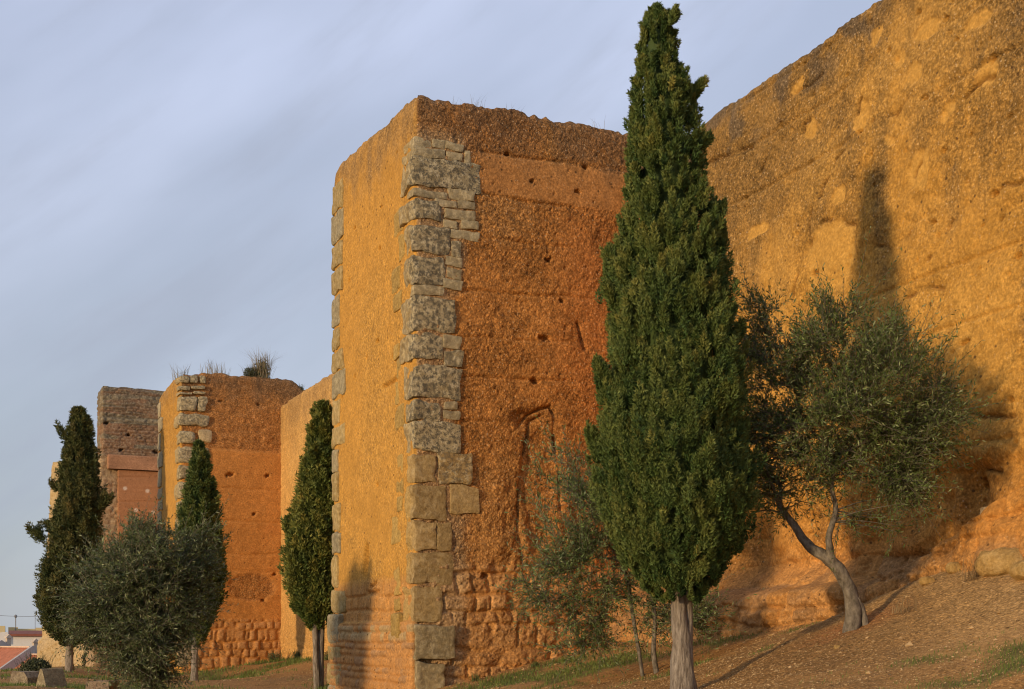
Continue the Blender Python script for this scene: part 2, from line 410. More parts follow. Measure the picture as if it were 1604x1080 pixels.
def curtain_shade(e, s, z, x, y, zt):
    u = s-.3; f = (e == 0)
    d = base_noise(x, y, z, 3, .05, .016)
    grit = .48+.5*fbm(u*.8, z*.8, 0*u, 4, 8)
    dtop = zt-z
    # rammed lifts, faint and eroded
    d = d+lift(z, .88, .1, .04, .03, u, 4)*ss(-.3, .3, fbm(u*.6, z*.6, 0*u, 2, 30))
    n1 = fbm(u*.55, z*.55, 0*u, 4, 12); n2 = fbm(u*2.2, z*2.2, 0*u, 4, 13); st = fbm(u*2.6, z*.22, 0*u, 4, 14)
    col = OCHRE[None, :]*(1+.10*n2+.08*n1)[:, None]
    # dark weathering of the upper part with runs down it
    wth = ss(-.30, .55, n1*.5+n2*.32+st*.55+ss(6.0, .4, dtop)*1.05-.48)
    col = mixc(col, (.24, .15, .055), wth*.72)
    col = mixc(col, (.13, .10, .065), ss(.15, .6, n2+.5*st+ss(1.6, 0, dtop)*.8-.42)*.75)
    grit = np.clip(grit+.45*wth, .1, 1)
    # lower redder earth
    lowr = ss(5.2, 2.6, z+.5*n1)
    col = mixc(col, RED, lowr*.75)
    # plaster patches of paler, smoother render
    pm = np.zeros(len(u))
    wu = u+.14*fbm(u*2.6, z*2.6, 0*u, 3, 21); wz = z+.14*fbm(u*2.6, z*2.6, 0*u+5, 3, 22)
    for (cx, cy, rx, ry) in CR_PATCH:
        cu, cz = fa(cx, cy); k = 20./F
        pm = np.maximum(pm, ss(1.12, .85, np.hypot((wu-cu)/(rx*k*1.45), (wz-cz)/(ry*k))))
    big = ss(-.08, .3, fbm(u*.42+3, z*.5, 0*u, 5, 25, .6)+.22*ss(4.0, 6.5, u)+.28*ss(3, 5.5, dtop)-.30)*ss(3.5, 5, z)
    col = mixc(col, (.49, .275, .062), np.maximum(pm*.85, big*.45)); grit = grit*(1-.8*pm)*(1-.25*big); d = d-.025*pm+.02*big
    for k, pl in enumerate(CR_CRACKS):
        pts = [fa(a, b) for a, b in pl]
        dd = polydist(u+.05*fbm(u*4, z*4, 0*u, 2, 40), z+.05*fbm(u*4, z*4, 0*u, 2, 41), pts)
        col = mixc(col, (.13, .065, .025), .75*np.exp(-(dd/.022)**2)*ss(-.6, .2, vn(u*3, z*3, 0*u, 45+k))*f)  # shade inside the crack painted along its line
        d = d-.075*np.exp(-(dd/.022)**2)*f*ss(-.5, .3, vn(u*3, z*3, 0*u, 45+k))-.02*np.exp(-(dd/.12)**2)*f
    d = d+feat_holes(u, z, CR_HOLES, fa, .16)*f
    d = d-.05*pits(u, z, 50, 2.4, .80)-.03*pits(u, z, 51, 5, .7)
    # eroded foot: hollow above a projecting rubble footing
    hol = ss(2.45, 2.9, z)*ss(4.6, 3.5, z+.35*fbm(u*.9, z*0, z*0, 2, 60))*ss(2.2, 4.6, u)*ss(10.8, 9.4, u)
    d = d-.38*hol*(1+.5*fbm(u*1.2, z*1.2, 0*u, 3, 62))*f
    rid = np.exp(-((u-(7.35))/.16)**2)+np.exp(-((u-(9.6))/.2)**2)
    d = d+.26*rid*hol*f
    gz = np.where(u < 8, 2.42, 2.42+.35*(u-8))
    ledge = ss(gz+.14, gz-.12, z+.12*fbm(u*1.5, z*0, z*0, 3, 66))
    mh, mr = masonry(u, z, .36, .48, 70, .05, .12)
    rub = ss(3.1, 2.6, z+.25*fbm(u*1.1, z, 0*u, 3, 68))
    d = d+f*(.48*ledge+.09*(mh-.6)*np.maximum(ledge, rub*.8)+.05*(mr-.5)*rub)
    d = d+f*.30*ss(9.3, 11.2, u)*ss(3.7, 2.6, z)
    col = mixc(col, (.44, .25, .10), rub*.5*ss(.3, .9, mr)); col = mixc(col, (.26, .17, .09), rub*.6*ss(.7, .2, mr))
    # rugged eroded band above the foot
    d = d+f*.055*fbm(u*6, z*6, 0*u, 4, 67)*np.maximum(ledge, rub)
    rug = ss(5.6, 3.6, z+.6*n1)
    d = d+rug*.07*fbm(u*3.2, z*3.6, 0*u, 4, 71)*f
    # bedded strata shelves on the right
    sh = ss(8.2, 9.4, u)*ss(5.0, 4.0, z)
    d = d+f*sh*.07*np.abs(vn(u*.5, z*3.1, 0*u, 73))
    grit = np.clip(grit, .1, 1)
    return d, col, grit
zA = [(1030, 241), (1095, 195), (1150, 157), (1235, 98), (1300, 53), (1380, 0)]
uA = np.array([fa(a, b)[0] for a, b in zA]); zzA = np.array([fa(a, b)[1] for a, b in zA])
def curtain_top(E, S, X, Y):
    u = S-.3
    zt = np.where(E == 0, np.interp(u, uA, zzA), 11.45)
    far = E == 2
    zt = np.where(far, 11.3, zt)
    return zt+.05*fbm(X*1.5, Y*1.5, X*0, 3, 77)+.035*fbm(X*8, Y*8, X*0, 2, 78)
curA = empty('curtain_wall', (*(C1+6*CUR_D), 1.5), 'tall ochre rammed earth rampart filling the right side behind the leaning olive', 'wall', 'rampart walls between the towers')
p0 = C1-.3*CUR_D
pm_ = C1+12.6*CUR_D; p1 = C1+24*CUR_D
# fine visible length, then a coarser run beyond the frame
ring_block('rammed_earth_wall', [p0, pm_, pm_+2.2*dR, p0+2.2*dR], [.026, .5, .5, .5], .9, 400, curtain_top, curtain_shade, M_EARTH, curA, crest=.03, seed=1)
def plain_shade(seed, tint=OCHRE, stain=.6, lift_amp=.02, pitch=.88, lowred=0., grit0=.7):
    def fn(e, s, z, x, y, zt):
        u = s
        d = base_noise(x, y, z, seed, .03, .012)+lift(z, pitch, .1*seed, lift_amp, .035, u, seed)
        n1 = fbm(x*.6, y*.6, z*.6, 4, seed+12); n2 = fbm(x*2.2, y*2.2, z*2.2, 4, seed+13); st = fbm(x*2.4, y*2.4, z*.22, 4, seed+14)
        col = tint[None, :]*(1+.12*n2+.1*n1)[:, None]
        w = ss(-.1, .7, n2*.4+st*.5+ss(3.5, .2, zt-z)*.9-.45)
        col = mixc(col, BROWN, w*stain)
        if lowred: col = mixc(col, RED, lowred*ss(4.5, 1.5, z+.6*n1))
        d = d-.05*pits(s, z, seed+50, 1.8, .78)
        return d, col, np.clip(grit0+.3*n1, .1, 1)
    return fn
ring_block('rammed_earth_wall', [pm_-.05*CUR_D, p1, p1+2.2*dR, pm_+2.2*dR-.05*CUR_D], [.12, .5, .5, .5], .9, 90,
           lambda E, S, X, Y: 11.45+.05*fbm(X*1.5, Y*1.5, X*0, 3, 77), plain_shade(3), M_EARTH, curA, crest=.03, seed=2)
# curtain between the near and the middle tower
def curtB(e, s, z, x, y, zt):
    d, col, g = plain_shade(9, np.array([.56, .33, .105]), .55, .02, .88, .25)(e, s, z, x, y, zt)
    dd = 30.3-s     # distance from near tower
    blot = ss(2.2, 1.0, z+.5*fbm(x*2, y*2, z, 3, 91)); mh, mr = masonry(s, z, .3, .4, 92, .05)
    d = d+.06*(mh-.5)*blot
    return d, col, g*.8
curB = empty('curtain_wall', (*(C1+17*dL), .3), 'strip of sunlit yellow rampart between the middle tower and the near tower', 'wall', 'rampart walls between the towers')
ring_block('rammed_earth_wall', [C1+30.4*dL, C1+19.5*dL, C1+19.5*dL+2.2*dR, C1+30.4*dL+2.2*dR], [.06, 1, 1, 1], -.5, 200,
           lambda E, S, X, Y: 11.27+.04*fbm(X*1.5, Y*1.5, X*0, 3, 95)+.03*fbm(X*7, Y*7, X*0, 2, 96), curtB, M_EARTH, curB, crest=.03, seed=4)
ring_block('rammed_earth_wall', [C1+19.55*dL, C1+5.4*dL, C1+5.4*dL+2.2*dR, C1+19.55*dL+2.2*dR], [.3, 1, 1, 1], -.5, 60,
           lambda E, S, X, Y: 11.27+.04*fbm(X*1.5, Y*1.5, X*0, 3, 95), plain_shade(9, lowred=.25), M_EARTH, curB, crest=.03, seed=5)
curC = empty('curtain_wall', (*(C1+45*dL), -.3), 'distant ochre rampart behind the middle tower, reaching the brick-topped tower', 'wall', 'rampart walls between the towers')
ring_block('rammed_earth_wall', [C1+58*dL, C1+34.6*dL, C1+34.6*dL+2.2*dR, C1+58*dL+2.2*dR], [.3, 1, 1, 1], -1, 60,
           lambda E, S, X, Y: 11.1+.04*fbm(X*1.5, Y*1.5, X*0, 3, 97), plain_shade(10, lowred=.25), M_EARTH, curC, crest=.03, seed=6)

# ------------------------------------------------------------------ stones
def stone_box(x0, x1, y0, y1, z0, z1, res, rnd, amp, seed):
    """rounded noisy block in local coords; returns V, F (tris)"""
    sx, sy, sz = x1-x0, y1-y0, z1-z0
    r = min(rnd, sx*.35, sy*.35, sz*.35)
    verts = []; faces = []
    def face(o, a, b, na, nb):
        base = sum(len(v) for v in verts)
        A, B = np.meshgrid(np.linspace(0, 1, na+1), np.linspace(0, 1, nb+1), indexing='ij')
        p = np.array(o)[None, None]+A[..., None]*np.array(a)+B[..., None]*np.array(b)
        verts.append(p.reshape(-1, 3)); i = np.arange((na+1)*(nb+1)).reshape(na+1, nb+1)+base
        q = np.stack([i[:-1, :-1], i[1:, :-1], i[1:, 1:], i[:-1, 1:]], -1).reshape(-1, 4)
        faces.append(q)
    nx, ny, nz_ = [max(3, int(v/res)) for v in (sx, sy, sz)]
    face((x0, y0, z0), (sx, 0, 0), (0, 0, sz), nx, nz_)
    face((x1, y0, z0), (0, sy, 0), (0, 0, sz), ny, nz_)
    face((x1, y1, z0), (-sx, 0, 0), (0, 0, sz), nx, nz_)
    face((x0, y1, z0), (0, -sy, 0), (0, 0, sz), ny, nz_)
    face((x0, y0, z1), (sx, 0, 0), (0, sy, 0), nx, ny)
    face((x0, y1, z0), (sx, 0, 0), (0, -sy, 0), nx, ny)
    V = np.concatenate(verts); Q = np.concatenate(faces)
    lo = np.array([x0+r, y0+r, z0+r]); hi = np.array([x1-r, y1-r, z1-r])
    c = np.clip(V, lo, hi); dd = V-c; ln = np.linalg.norm(dd, axis=1)+1e-9
    nrm = dd/ln[:, None]; V = c+nrm*r
    n = fbm(V[:, 0]*3.1+seed*1.3, V[:, 1]*3.1, V[:, 2]*3.1, 3, seed)*1.3+.5*fbm(V[:, 0]*14, V[:, 1]*14, V[:, 2]*14+seed, 3, seed+7)
    V = V+nrm*(amp*n)[:, None]
    wa = min(.05, .11*min(sx, sz)+.008)
    V = V+wa*np.stack([fbm(V[:, 0]*3.3, V[:, 1]*3.3, V[:, 2]*3.3+i*9.1+seed, 2, seed+i) for i in range(3)], 1)*np.array([1.3, .5, 1.3])
    t = np.concatenate([Q[:, [0, 1, 2]], Q[:, [0, 2, 3]]])
    return V, t
def corner_stone(org, s0, s1, t0, t1, z0, z1, parent, seed, proud=.04, res=.045, name='corner_stone', col=STONEC, lichen=.8, rnd=.05, amp=.016, lab=None, clay_or_sun=.55):
    """s along dR (side face), t along dL (front face); block sits proud of both faces where it touches them"""
    V, Fq = stone_box(s0, s1, t0, t1, z0, z1, res, rnd, amp, seed)
    W3 = np.stack([org[0]+V[:, 0]*dR[0]+V[:, 1]*dL[0], org[1]+V[:, 0]*dR[1]+V[:, 1]*dL[1], V[:, 2]], 1)
    rs = hsh(np.array([seed]), np.array([7]), np.array([1]))[0]
    c = np.tile(col*(.85+.3*rs), (len(V), 1))
    c = c*(1+.12*fbm(V[:, 0]*4, V[:, 1]*4, V[:, 2]*4, 2, seed+3))[:, None]
    sun_wash = np.clip(ss(.03, .30, V[:, 1]+.12*fbm(V[:, 0]*5, V[:, 1]*5, V[:, 2]*5, 3, seed+9))*clay_or_sun, 0, 1)
    c = mixc(c, (.50, .335, .115), sun_wash)  # ochre on the front side paints in its sunlit yellow
    o = mesh_obj(name, W3, Fq, M_STONE, parent, c, lichen*(1-sun_wash*.8))
    if lab: o['label'] = lab
    return o

# ------------------------------------------------------------------ near tower
T1 = empty('wall_tower', (*(A1+2.8*dL+2.4*dR), .3), 'largest nearest tower, red earth side wall and grey stone corner blocks, left of tallest cypress', 'tower', 'rampart towers')
s_cr = [[(815, 668), (826, 650), (845, 640), (862, 636), (869, 650), (871, 700), (876, 740), (880, 800)],
        [(848, 652), (832, 660), (826, 690), (818, 740), (812, 790), (815, 850), (820, 880)], [(904, 505), (910, 528), (918, 545)]]
s_cr = [[fs(a, b) for a, b in pl] for pl in s_cr]
f_cr = [[(622, 592), (612, 600), (600, 606)], [(622, 592), (622, 630)], [(580, 920), (590, 912)], [(575, 929), (594, 927)], [(632, 560), (618, 562)]]
f_cr = [[ff(a, b) for a, b in pl] for pl in f_cr]
s_holes = [(795, 241, 4), (917, 262, 3), (833, 283, 3), (858, 407, 4), (853, 529, 5), (838, 598, 5), (760, 901, 5), (700, 620, 3), (880, 470, 3), (905, 300, 3)]
f_holes = [(622, 239, 3), (597, 325, 3), (556, 358, 3), (595, 390, 3), (547, 440, 4), (592, 535, 4), (617, 557, 4), (536, 622, 3), (590, 760, 3), (575, 560, 3), (556, 590, 3)]
def t1_shade(e, s, z, x, y, zt):
    side = (e == 0); front = (e == 3); t = T1W-s
    n1 = fbm(x*.7, y*.7, z*.7, 4, 101); n2 = fbm(x*2.4, y*2.4, z*2.4, 4, 102); st = fbm(x*3, y*3, z*.3, 3, 103)
    dtop = zt-z
    # --- side face
    z1 = 11.05+(s*.02); zl = lambda px, py: fs(px, py)[1]
    smooth_band = ss(zl(800, 308)-.02, zl(800, 308)+.05, z+.03*n2)*ss(zl(800, 243)+.02, zl(800, 243)-.05, z+.03*n2)*ss(1.2, 1.6, s)
    rough_s = 1-.8*smooth_band-.35*ss(.1, .4, n1)*(dtop > 2)
    d = np.where(side, .030*fbm(x*1.2, y*1.2, z*1.2, 3, 104)+rough_s*(.028*fbm(x*8, y*8, z*8, 4, 105, .7)+.016*fbm(x*19, y*19, z*19, 2, 106)), 0)
    for (pa, pb, am) in (((755, 238), (985, 268), .05), ((750, 303), (985, 340), .045), ((755, 372), (960, 398), .03), ((725, 455), (960, 470), .045), ((725, 528), (960, 540), .03), ((725, 590), (950, 600), .045), ((725, 660), (800, 662), .035)):
        dd = polydist(s, z+.04*fbm(s*3, z*0, z*0, 2, 107), [fs(*pa), fs(*pb)])
        d = d-side*am*np.exp(-(dd/.03)**2)*(.6+.6*vn(s*2.2, z*0, z*0, 108))
    for pl in s_cr:
        dd = polydist(s+.07*n2, z+.06*n1, pl); d = d-side*(.03+.10*ss(-.3, .5, vn(s*2.5, z*2.5, 0*s, 119)))*np.exp(-(dd/.03)**2)-side*.03*np.exp(-(dd/.14)**2)
    cu, cz = fs(846, 760); d = d-side*.10*ss(1.1, .6, np.hypot((s-cu)/.45, (z-cz)/1.5))
    cu, cz = fs(822, 655); d = d-side*.08*ss(1.1, .4, np.hypot((s-cu)/.35, (z-cz)/.22))
    # ragged relief where the wall turns to rubble, lower right
    rg = ss(5.6, 4.2, z+.5*n1); d = d+side*rg*ss(1.0, 1.6, s)*.10*fbm(s*2.2, z*1.7, 0*s, 5, 110)
    col_s = RED[None, :]*(1+.12*n2+.1*n1)[:, None]
    col_s = mixc(col_s, (.50, .27, .09), ss(.0, .5, fbm(s*.6, z*.5, 0*s, 3, 111)+.1)*.45)
    col_s = mixc(col_s, (.46, .16, .045), ss(2.6, 4.4, s+.4*n1)*ss(.5, 3, dtop)*.6)
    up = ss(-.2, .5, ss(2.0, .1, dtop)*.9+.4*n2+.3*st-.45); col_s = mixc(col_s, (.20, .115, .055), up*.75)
    col_s = mixc(col_s, (.38, .185, .062), smooth_band*.5)
    mh, mr = masonry(s, z, .36, .52, 120, .045, .08)
    zr = zl(850, 893); rub = ss(zr+.12, zr-.08, z+.12*fbm(s*1.5, z*0, z*0, 2, 121))*ss(.3, .5, s)
    d = d+side*rub*(.075*(mh-.35)+.05*(mr-.5)*mh)
    tone = np.stack([.40+.16*mr, .205+.12*mr, .075+.06*mr], 1)
    col_s = col_s*(1-rub*mh*.75)[:, None]+tone*(rub*mh*.75)[:, None]
    grit_s = np.clip(.35+.65*rough_s-.35*rub, .1, 1)
    qz = ss(zl(700, 205)+.1, zl(700, 225), z+.1*n2); qs = ss(1.32, 1.02, s+.25*n2+.22*ss(8.6, 8.2, z)*(z > 4.9)+.12)*qz*side
    d = d+qs*(.006+.010*fbm(x*5, y*5, z*5, 3, 127))*ss(-.1, .15, s)
    col_s = mixc(col_s, (.42, .285, .145), qs*.75); grit_s = grit_s
    # --- front face
    df = .022*fbm(x*.9, y*.9, z*.9, 3, 130)+.010*fbm(x*6, y*6, z*6, 3, 131)
    for pl in f_cr:
        dd = polydist(t+.03*n2, z+.03*n2, pl); df = df-.09*np.exp(-(dd/.035)**2)
    cu, cz = ff(573, 880); df = df-.14*ss(1.1, .5, np.hypot((t-cu+.2*(z-cz))/.22, (z-cz)/.42))
    zp = ff(560, 977)[1]
    mb, mbr = masonry(t, z, .17, .34, 140, .03, .03); mb2, mbr2 = masonry(t, z, .42, .55, 145, .045, .08)
    rb = ss(zp+.05, zp-.02, z); mid = ss(zp+1.05, zp+.75, z+.1*n2)*(1-rb)
    df = df+rb*(.11+.05*(mb-.5)+.02*(mbr-.5))+mid*(.05*(mb2-.6)+.02*(mbr2-.5))
    col_f = (OCHRE*1.08)[None, :]*(1+.10*n2+.10*n1)[:, None]
    col_f = mixc(col_f, SMOOTHY, ss(0, .4, n1)*.5)
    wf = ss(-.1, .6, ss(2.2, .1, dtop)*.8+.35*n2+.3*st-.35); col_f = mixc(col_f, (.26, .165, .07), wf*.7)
    col_f = mixc(col_f, (.42, .21, .08), np.maximum(rb, mid*.8)*.75); col_f = mixc(col_f, (.30, .19, .10), rb*ss(.6, .9, mbr)*.6)
    col_f = mixc(col_f, (.37, .285, .14), ss(zp-.02, zp-.1, z)*ss(zp-.42, zp-.3, z)*.7*ss(.3, .5, mbr))
    grit_f = np.clip(.34+.55*n1-.2*rb+.5*wf, .08, 1)
    D = np.where(side, d, df); c = np.where(side[:, None], col_s, col_f); g = np.where(side, grit_s, grit_f)
    D = D+np.where(side, feat_holes(s, z, s_holes, fs, .14, 26.), 0)+np.where(front, feat_holes(t, z, f_holes, ff, .12, 28.), 0)
    D = D-.035*pits(s, z, 150, 3.5, .8)*(side+.7*front)
    # blend the two around the quoin
    return D, c, g
sx_ = [(650, 148), (672, 149), (700, 155), (760, 165), (830, 178), (900, 191), (985, 207)]
s_t = np.array([fs(*p)[0] for p in sx_]+[7.]); z_t = np.array([fs(*p)[1] for p in sx_]+[12.2])
fx_ = [(650, 150), (636, 158), (600, 190), (560, 228), (535, 250), (524, 262)]
f_t = np.array([ff(*p)[0] for p in fx_]); f_z = np.array([ff(*p)[1] for p in fx_])
def t1_top(E, S, X, Y):
    z = np.where(E == 0, np.interp(S, s_t, z_t), np.where(E == 3, np.interp(T1W-S, f_t, f_z), 12.2))
    return z+.05*fbm(X*1.6, Y*1.6, X*0, 3, 160)+.05*fbm(X*8, Y*8, X*0, 2, 161)
T1D = 6.4
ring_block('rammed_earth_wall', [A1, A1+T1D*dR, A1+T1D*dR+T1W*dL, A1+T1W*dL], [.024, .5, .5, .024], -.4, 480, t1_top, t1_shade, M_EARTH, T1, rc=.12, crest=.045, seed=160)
# quoins: image boxes on the side face, and how far each wraps on to the front face (m)
Q1 = [(650, 218, 674, 232, .55), (676, 219, 697, 233, 0), (699, 225, 724, 236, 0), (650, 234, 697, 248, .7), (700, 238, 722, 250, 0), (727, 238, 736, 257, 0),
      (650, 252, 752, 296, .75), (650, 299, 699, 310, .35), (702, 299, 742, 314, 0), (682, 313, 715, 324, 0), (718, 317, 741, 328, 0),
      (650, 313, 690, 344, .9), (696, 330, 743, 344, 0), (696, 346, 714, 357, 0), (724, 347, 746, 359, 0), (705, 361, 749, 375, 0),
      (650, 354, 701, 396, .5), (708, 378, 721, 402, 0), (650, 403, 695, 446, .55), (697, 404, 722, 419, 0), (699, 421, 722, 436, 0), (693, 438, 722, 456, 0),
      (650, 449, 693, 464, .25), (650, 468, 712, 520, .65), (650, 524, 692, 563, .8), (696, 525, 720, 547, 0), (697, 550, 723, 575, 0),
      (650, 573, 721, 624, .6), (650, 629, 687, 657, .45), (697, 630, 716, 642, 0), (694, 645, 719, 658, 0), (650, 662, 722, 706, .55),
      (650, 712, 681, 757, .35), (687, 711, 737, 758, 0), (650, 762, 700, 816, .45), (705, 762, 748, 803, 0), (650, 819, 682, 863, .42), (684, 818, 706, 864, 0),
      (650, 867, 708, 915, .40), (650, 920, 692, 973, .62), (648, 980, 708, 1033, .85), (648, 1038, 692, 1092, .95)]
rq = random.Random(5)
for i, (xa, ya, xb, yb, wr) in enumerate(Q1):
    xb += 1.2; ya -= 1.6; yb += 1.6; xa -= 1.2*(xa > 651)
    s0, z1_ = fs(xa, ya); s1, _ = fs(xb, yb); _, za = fs((xa+xb)/2, yb); _, zb = fs((xa+xb)/2, ya)
    big = yb-ya > 26
    low = ya > 700
    col = STONEC if not low else np.array([.46, .32, .13])
    if ya > 975: col = np.array([.42, .33, .17])
    pr = .040 if big else .034
    lic = (.95 if big else .6) if ya < 710 else (.25 if ya < 975 else .45)
    if xa <= 651:
        corner_stone(A1, -pr, s1, -pr if ya < 975 else -.15, wr, za+.012, zb-.012, T1, 300+i, clay_or_sun=.5 if ya < 700 else .95 if ya < 975 else .3, col=col, lichen=lic, rnd=.035 if big else .025, amp=.020 if big else .014)
    else:
        corner_stone(A1, s0, s1, -.0, 0, za, zb, T1, 0) if False else None
        V, Fq = stone_box(s0, s1, -pr*1.0, .25, za+.012, zb-.012, .03, .022, .014, 400+i)
        # local: x along dR, y into the wall (dL)
        W3 = np.stack([A1[0]+V[:, 0]*dR[0]+V[:, 1]*dL[0], A1[1]+V[:, 0]*dR[1]+V[:, 1]*dL[1], V[:, 2]], 1)
        mesh_obj('corner_stone', W3, Fq, M_STONE, T1, np.tile(col*(.85+.3*rq.random()), (len(V), 1)), np.full(len(V), lic*.8))
# second stones on the front face, beside the corner blocks, washed over with earth
zc = ff(640, 1000)[1]; zhi = ff(640, 300)[1]; k = 0
while zc < zhi:
    h = rq.uniform(.32, .6); w0 = rq.uniform(.55, .95) ; w1 = w0+rq.uniform(.3, .6)
    V, Fq = stone_box(w0, w1, -.016 if zc > 1.85 else -.14, .2, zc, zc+h-.05, .05, .05, .015, 500+k)
    W3 = np.stack([A1[0]+V[:, 0]*dL[0]+V[:, 1]*dR[0], A1[1]+V[:, 0]*dL[1]+V[:, 1]*dR[1], V[:, 2]], 1)
    if k % 5 != 3: mesh_obj('facing_stone', W3, Fq[:, ::-1], M_STONE, T1, np.tile(np.array([.46, .305, .09])*rq.uniform(.92, 1.12), (len(V), 1)), np.full(len(V), .06))
    zc += h; k += 1
# far corner quoins of the front face
zc = ff(524, 1100)[1]; zhi = ff(524, 330)[1]; k = 0
while zc < zhi:
    h = rq.uniform(.4, .8); wd = rq.choice([.45, .6, .85, 1.0]); pr = .04 if zc > 1.9 else .13
    V, Fq = stone_box(T1W-wd, T1W+pr*.8, -pr, .5, zc, zc+h-.035, .06, .06, .018, 600+k)
    W3 = np.stack([A1[0]+V[:, 0]*dL[0]+V[:, 1]*dR[0], A1[1]+V[:, 0]*dL[1]+V[:, 1]*dR[1], V[:, 2]], 1)
    cc = np.array([.48, .345, .13]) if k % 3 else np.array([.37, .31, .18])
    mesh_obj('corner_stone', W3, Fq[:, ::-1], M_STONE, T1, np.tile(cc*rq.uniform(.9, 1.15), (len(V), 1)), np.full(len(V), .35))
    zc += h; k += 1

# ------------------------------------------------------------------ middle tower
def g2(px, py): return face_pt(px, py, A2, dR)
def g2f(px, py): return face_pt(px, py, A2, dL)
T2 = empty('wall_tower', (*(A2+2.7*dL+2*dR), 0), 'middle square tower of orange rammed earth with dry plants growing on its top', 'tower', 'rampart towers')
def t2_shade(e, s, z, x, y, zt):
    side = (e == 0); front = e == 3
    n1 = fbm(x*.6, y*.6, z*.6, 4, 201); n2 = fbm(x*2, y*2, z*2, 4, 202); st = fbm(x*2.6, y*2.6, z*.25, 3, 203)
    zr = g2(380, 705)[1]; rough = ss(zr-.1, zr+.1, z+.08*n2); patch = ss(.9, .7, np.hypot((s-g2(395, 920)[0])/1.2, (z-g2(395, 920)[1])/.7))
    rough = np.maximum(rough, patch)
    d = .03*fbm(x*.9, y*.9, z*.9, 3, 204)+(.015+.035*rough)*fbm(x*6, y*6, z*6, 4, 205, .6)
    for py in (705, 765, 818, 868, 895, 938):
        zz = g2(380, py)[1]; d = d-side*.04*np.exp(-((z-zz+.05*vn(s*1.5, z*0, z*0, py))/.04)**2)
    zm = g2(380, 972)[1]; mh, mr = masonry(s, z, .38, .30, 220, .045, .07); rub = ss(zm+.08, zm-.04, z)
    d = d+rub*(.07*(mh-.3)+.08*(mr-.5))*side
    d = d-.05*rough*side
    col = RED[None, :]*(1+.12*n2+.1*n1)[:, None]*1.02
    col = mixc(col, (.48, .22, .07), rough*.6); col = mixc(col, (.50, .17, .045), ss(.1, .5, n1)*.4*(1-rough))
    col = mixc(col, (.22, .13, .065), ss(-.1, .6, ss(2.2, .1, zt-z)*.8+.3*n2+.4*st-.3)*.75)
    tone = np.stack([.38+.14*mr, .20+.10*mr, .08+.06*mr], 1); k = (rub*mh*.7)
    col = col*(1-k)[:, None]+tone*k[:, None]
    colf = (OCHRE*1.08)[None, :]*(1+.1*n2+.1*n1)[:, None]
    colf = mixc(colf, (.26, .17, .08), ss(0, .6, ss(2.0, .1, zt-z)*.7+.3*n2+.3*st-.3)*.6)
    c = np.where(side[:, None], col, colf)
    d = d+np.where(side, feat_holes(s, z, [(361, 744, 3.5), (419, 745, 2.5), (346, 628, 2), (405, 634, 2), (398, 806, 2), (430, 900, 2), (413, 941, 2.5)], g2, .2, 54.), 0)
    return d, c, np.clip(.3+.7*rough, 0, 1)*np.where(side, 1, .6)
t2x = [(283, 585), (330, 585), (380, 588), (430, 592), (460, 596), (470, 604), (480, 612)]
t2s = np.array([g2(*p)[0] for p in t2x]); t2z = np.array([g2(*p)[1] for p in t2x])
def t2_top(E, S, X, Y):
    z = np.where(E == 0, np.interp(S, t2s, t2z), np.where(E == 3, np.interp(T2W-S, [0, 2, 5.5], [12.2, 12.35, 12.25]), 12.0))
    return z+.05*fbm(X*1.6, Y*1.6, X*0, 3, 230)+.06*fbm(X*6, Y*6, X*0, 2, 231)
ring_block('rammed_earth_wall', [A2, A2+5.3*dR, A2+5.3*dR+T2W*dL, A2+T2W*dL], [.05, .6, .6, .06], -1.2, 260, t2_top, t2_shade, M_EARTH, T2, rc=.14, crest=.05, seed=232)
Q2 = [(283, 588, 296, 600, .9), (297, 588, 311, 601, 0), (312, 589, 321, 602, 0), (283, 604, 297, 612, .6), (299, 604, 321, 611, 0), (283, 614, 300, 619, .7), (302, 613, 321, 619, 0),
      (283, 621, 308, 645, .8), (310, 621, 323, 645, 0), (283, 647, 329, 669, 1.1), (283, 676, 306, 696, .8), (311, 673, 331, 694, 0),
      (283, 700, 307, 726, 1.1), (316, 700, 327, 726, 0), (283, 729, 306, 752, .8), (283, 755, 312, 782, 1.1), (283, 785, 304, 806, .8), (283, 808, 314, 834, 1.0),
      (283, 838, 305, 866, .8), (283, 870, 312, 895, 1.0), (283, 900, 305, 930, .8), (283, 934, 314, 966, 1.0), (283, 970, 306, 1002, .8), (283, 1006, 312, 1045, 1.0)]
for i, (xa, ya, xb, yb, wr) in enumerate(Q2):
    s0, zb = g2(xa, ya-1.3); s1, za = g2(xb+.8, yb+1.3)
    cc = np.array([.60, .47, .26]) if (xa, ya) == (311, 673) else STONEC
    if xa == 283: corner_stone(A2, -.07, s1, -.07, wr, za+.03, zb-.03, T2, 700+i, res=.09, col=cc, lichen=.8, rnd=.1, amp=.03)
    else: corner_stone(A2, s0, s1, -.07, .4, za+.03, zb-.03, T2, 700+i, res=.09, col=cc, lichen=.2 if cc[0] > .5 else .8, rnd=.08, amp=.03)
zc = -1.0; k = 0
while zc < 11.8:
    h = rq.uniform(.45, .85); wd = rq.choice([.6, .8, 1.1])
    V, Fq = stone_box(T2W-wd, T2W+.05, -.06, .5, zc, zc+h-.05, .12, .08, .025, 760+k)
    W3 = np.stack([A2[0]+V[:, 0]*dL[0]+V[:, 1]*dR[0], A2[1]+V[:, 0]*dL[1]+V[:, 1]*dR[1], V[:, 2]], 1)
    mesh_obj('corner_stone', W3, Fq[:, ::-1], M_STONE, T2, np.tile(np.array([.48, .40, .24])*rq.uniform(.85, 1.1), (len(V), 1)), np.full(len(V), .45))
    zc += h; k += 1

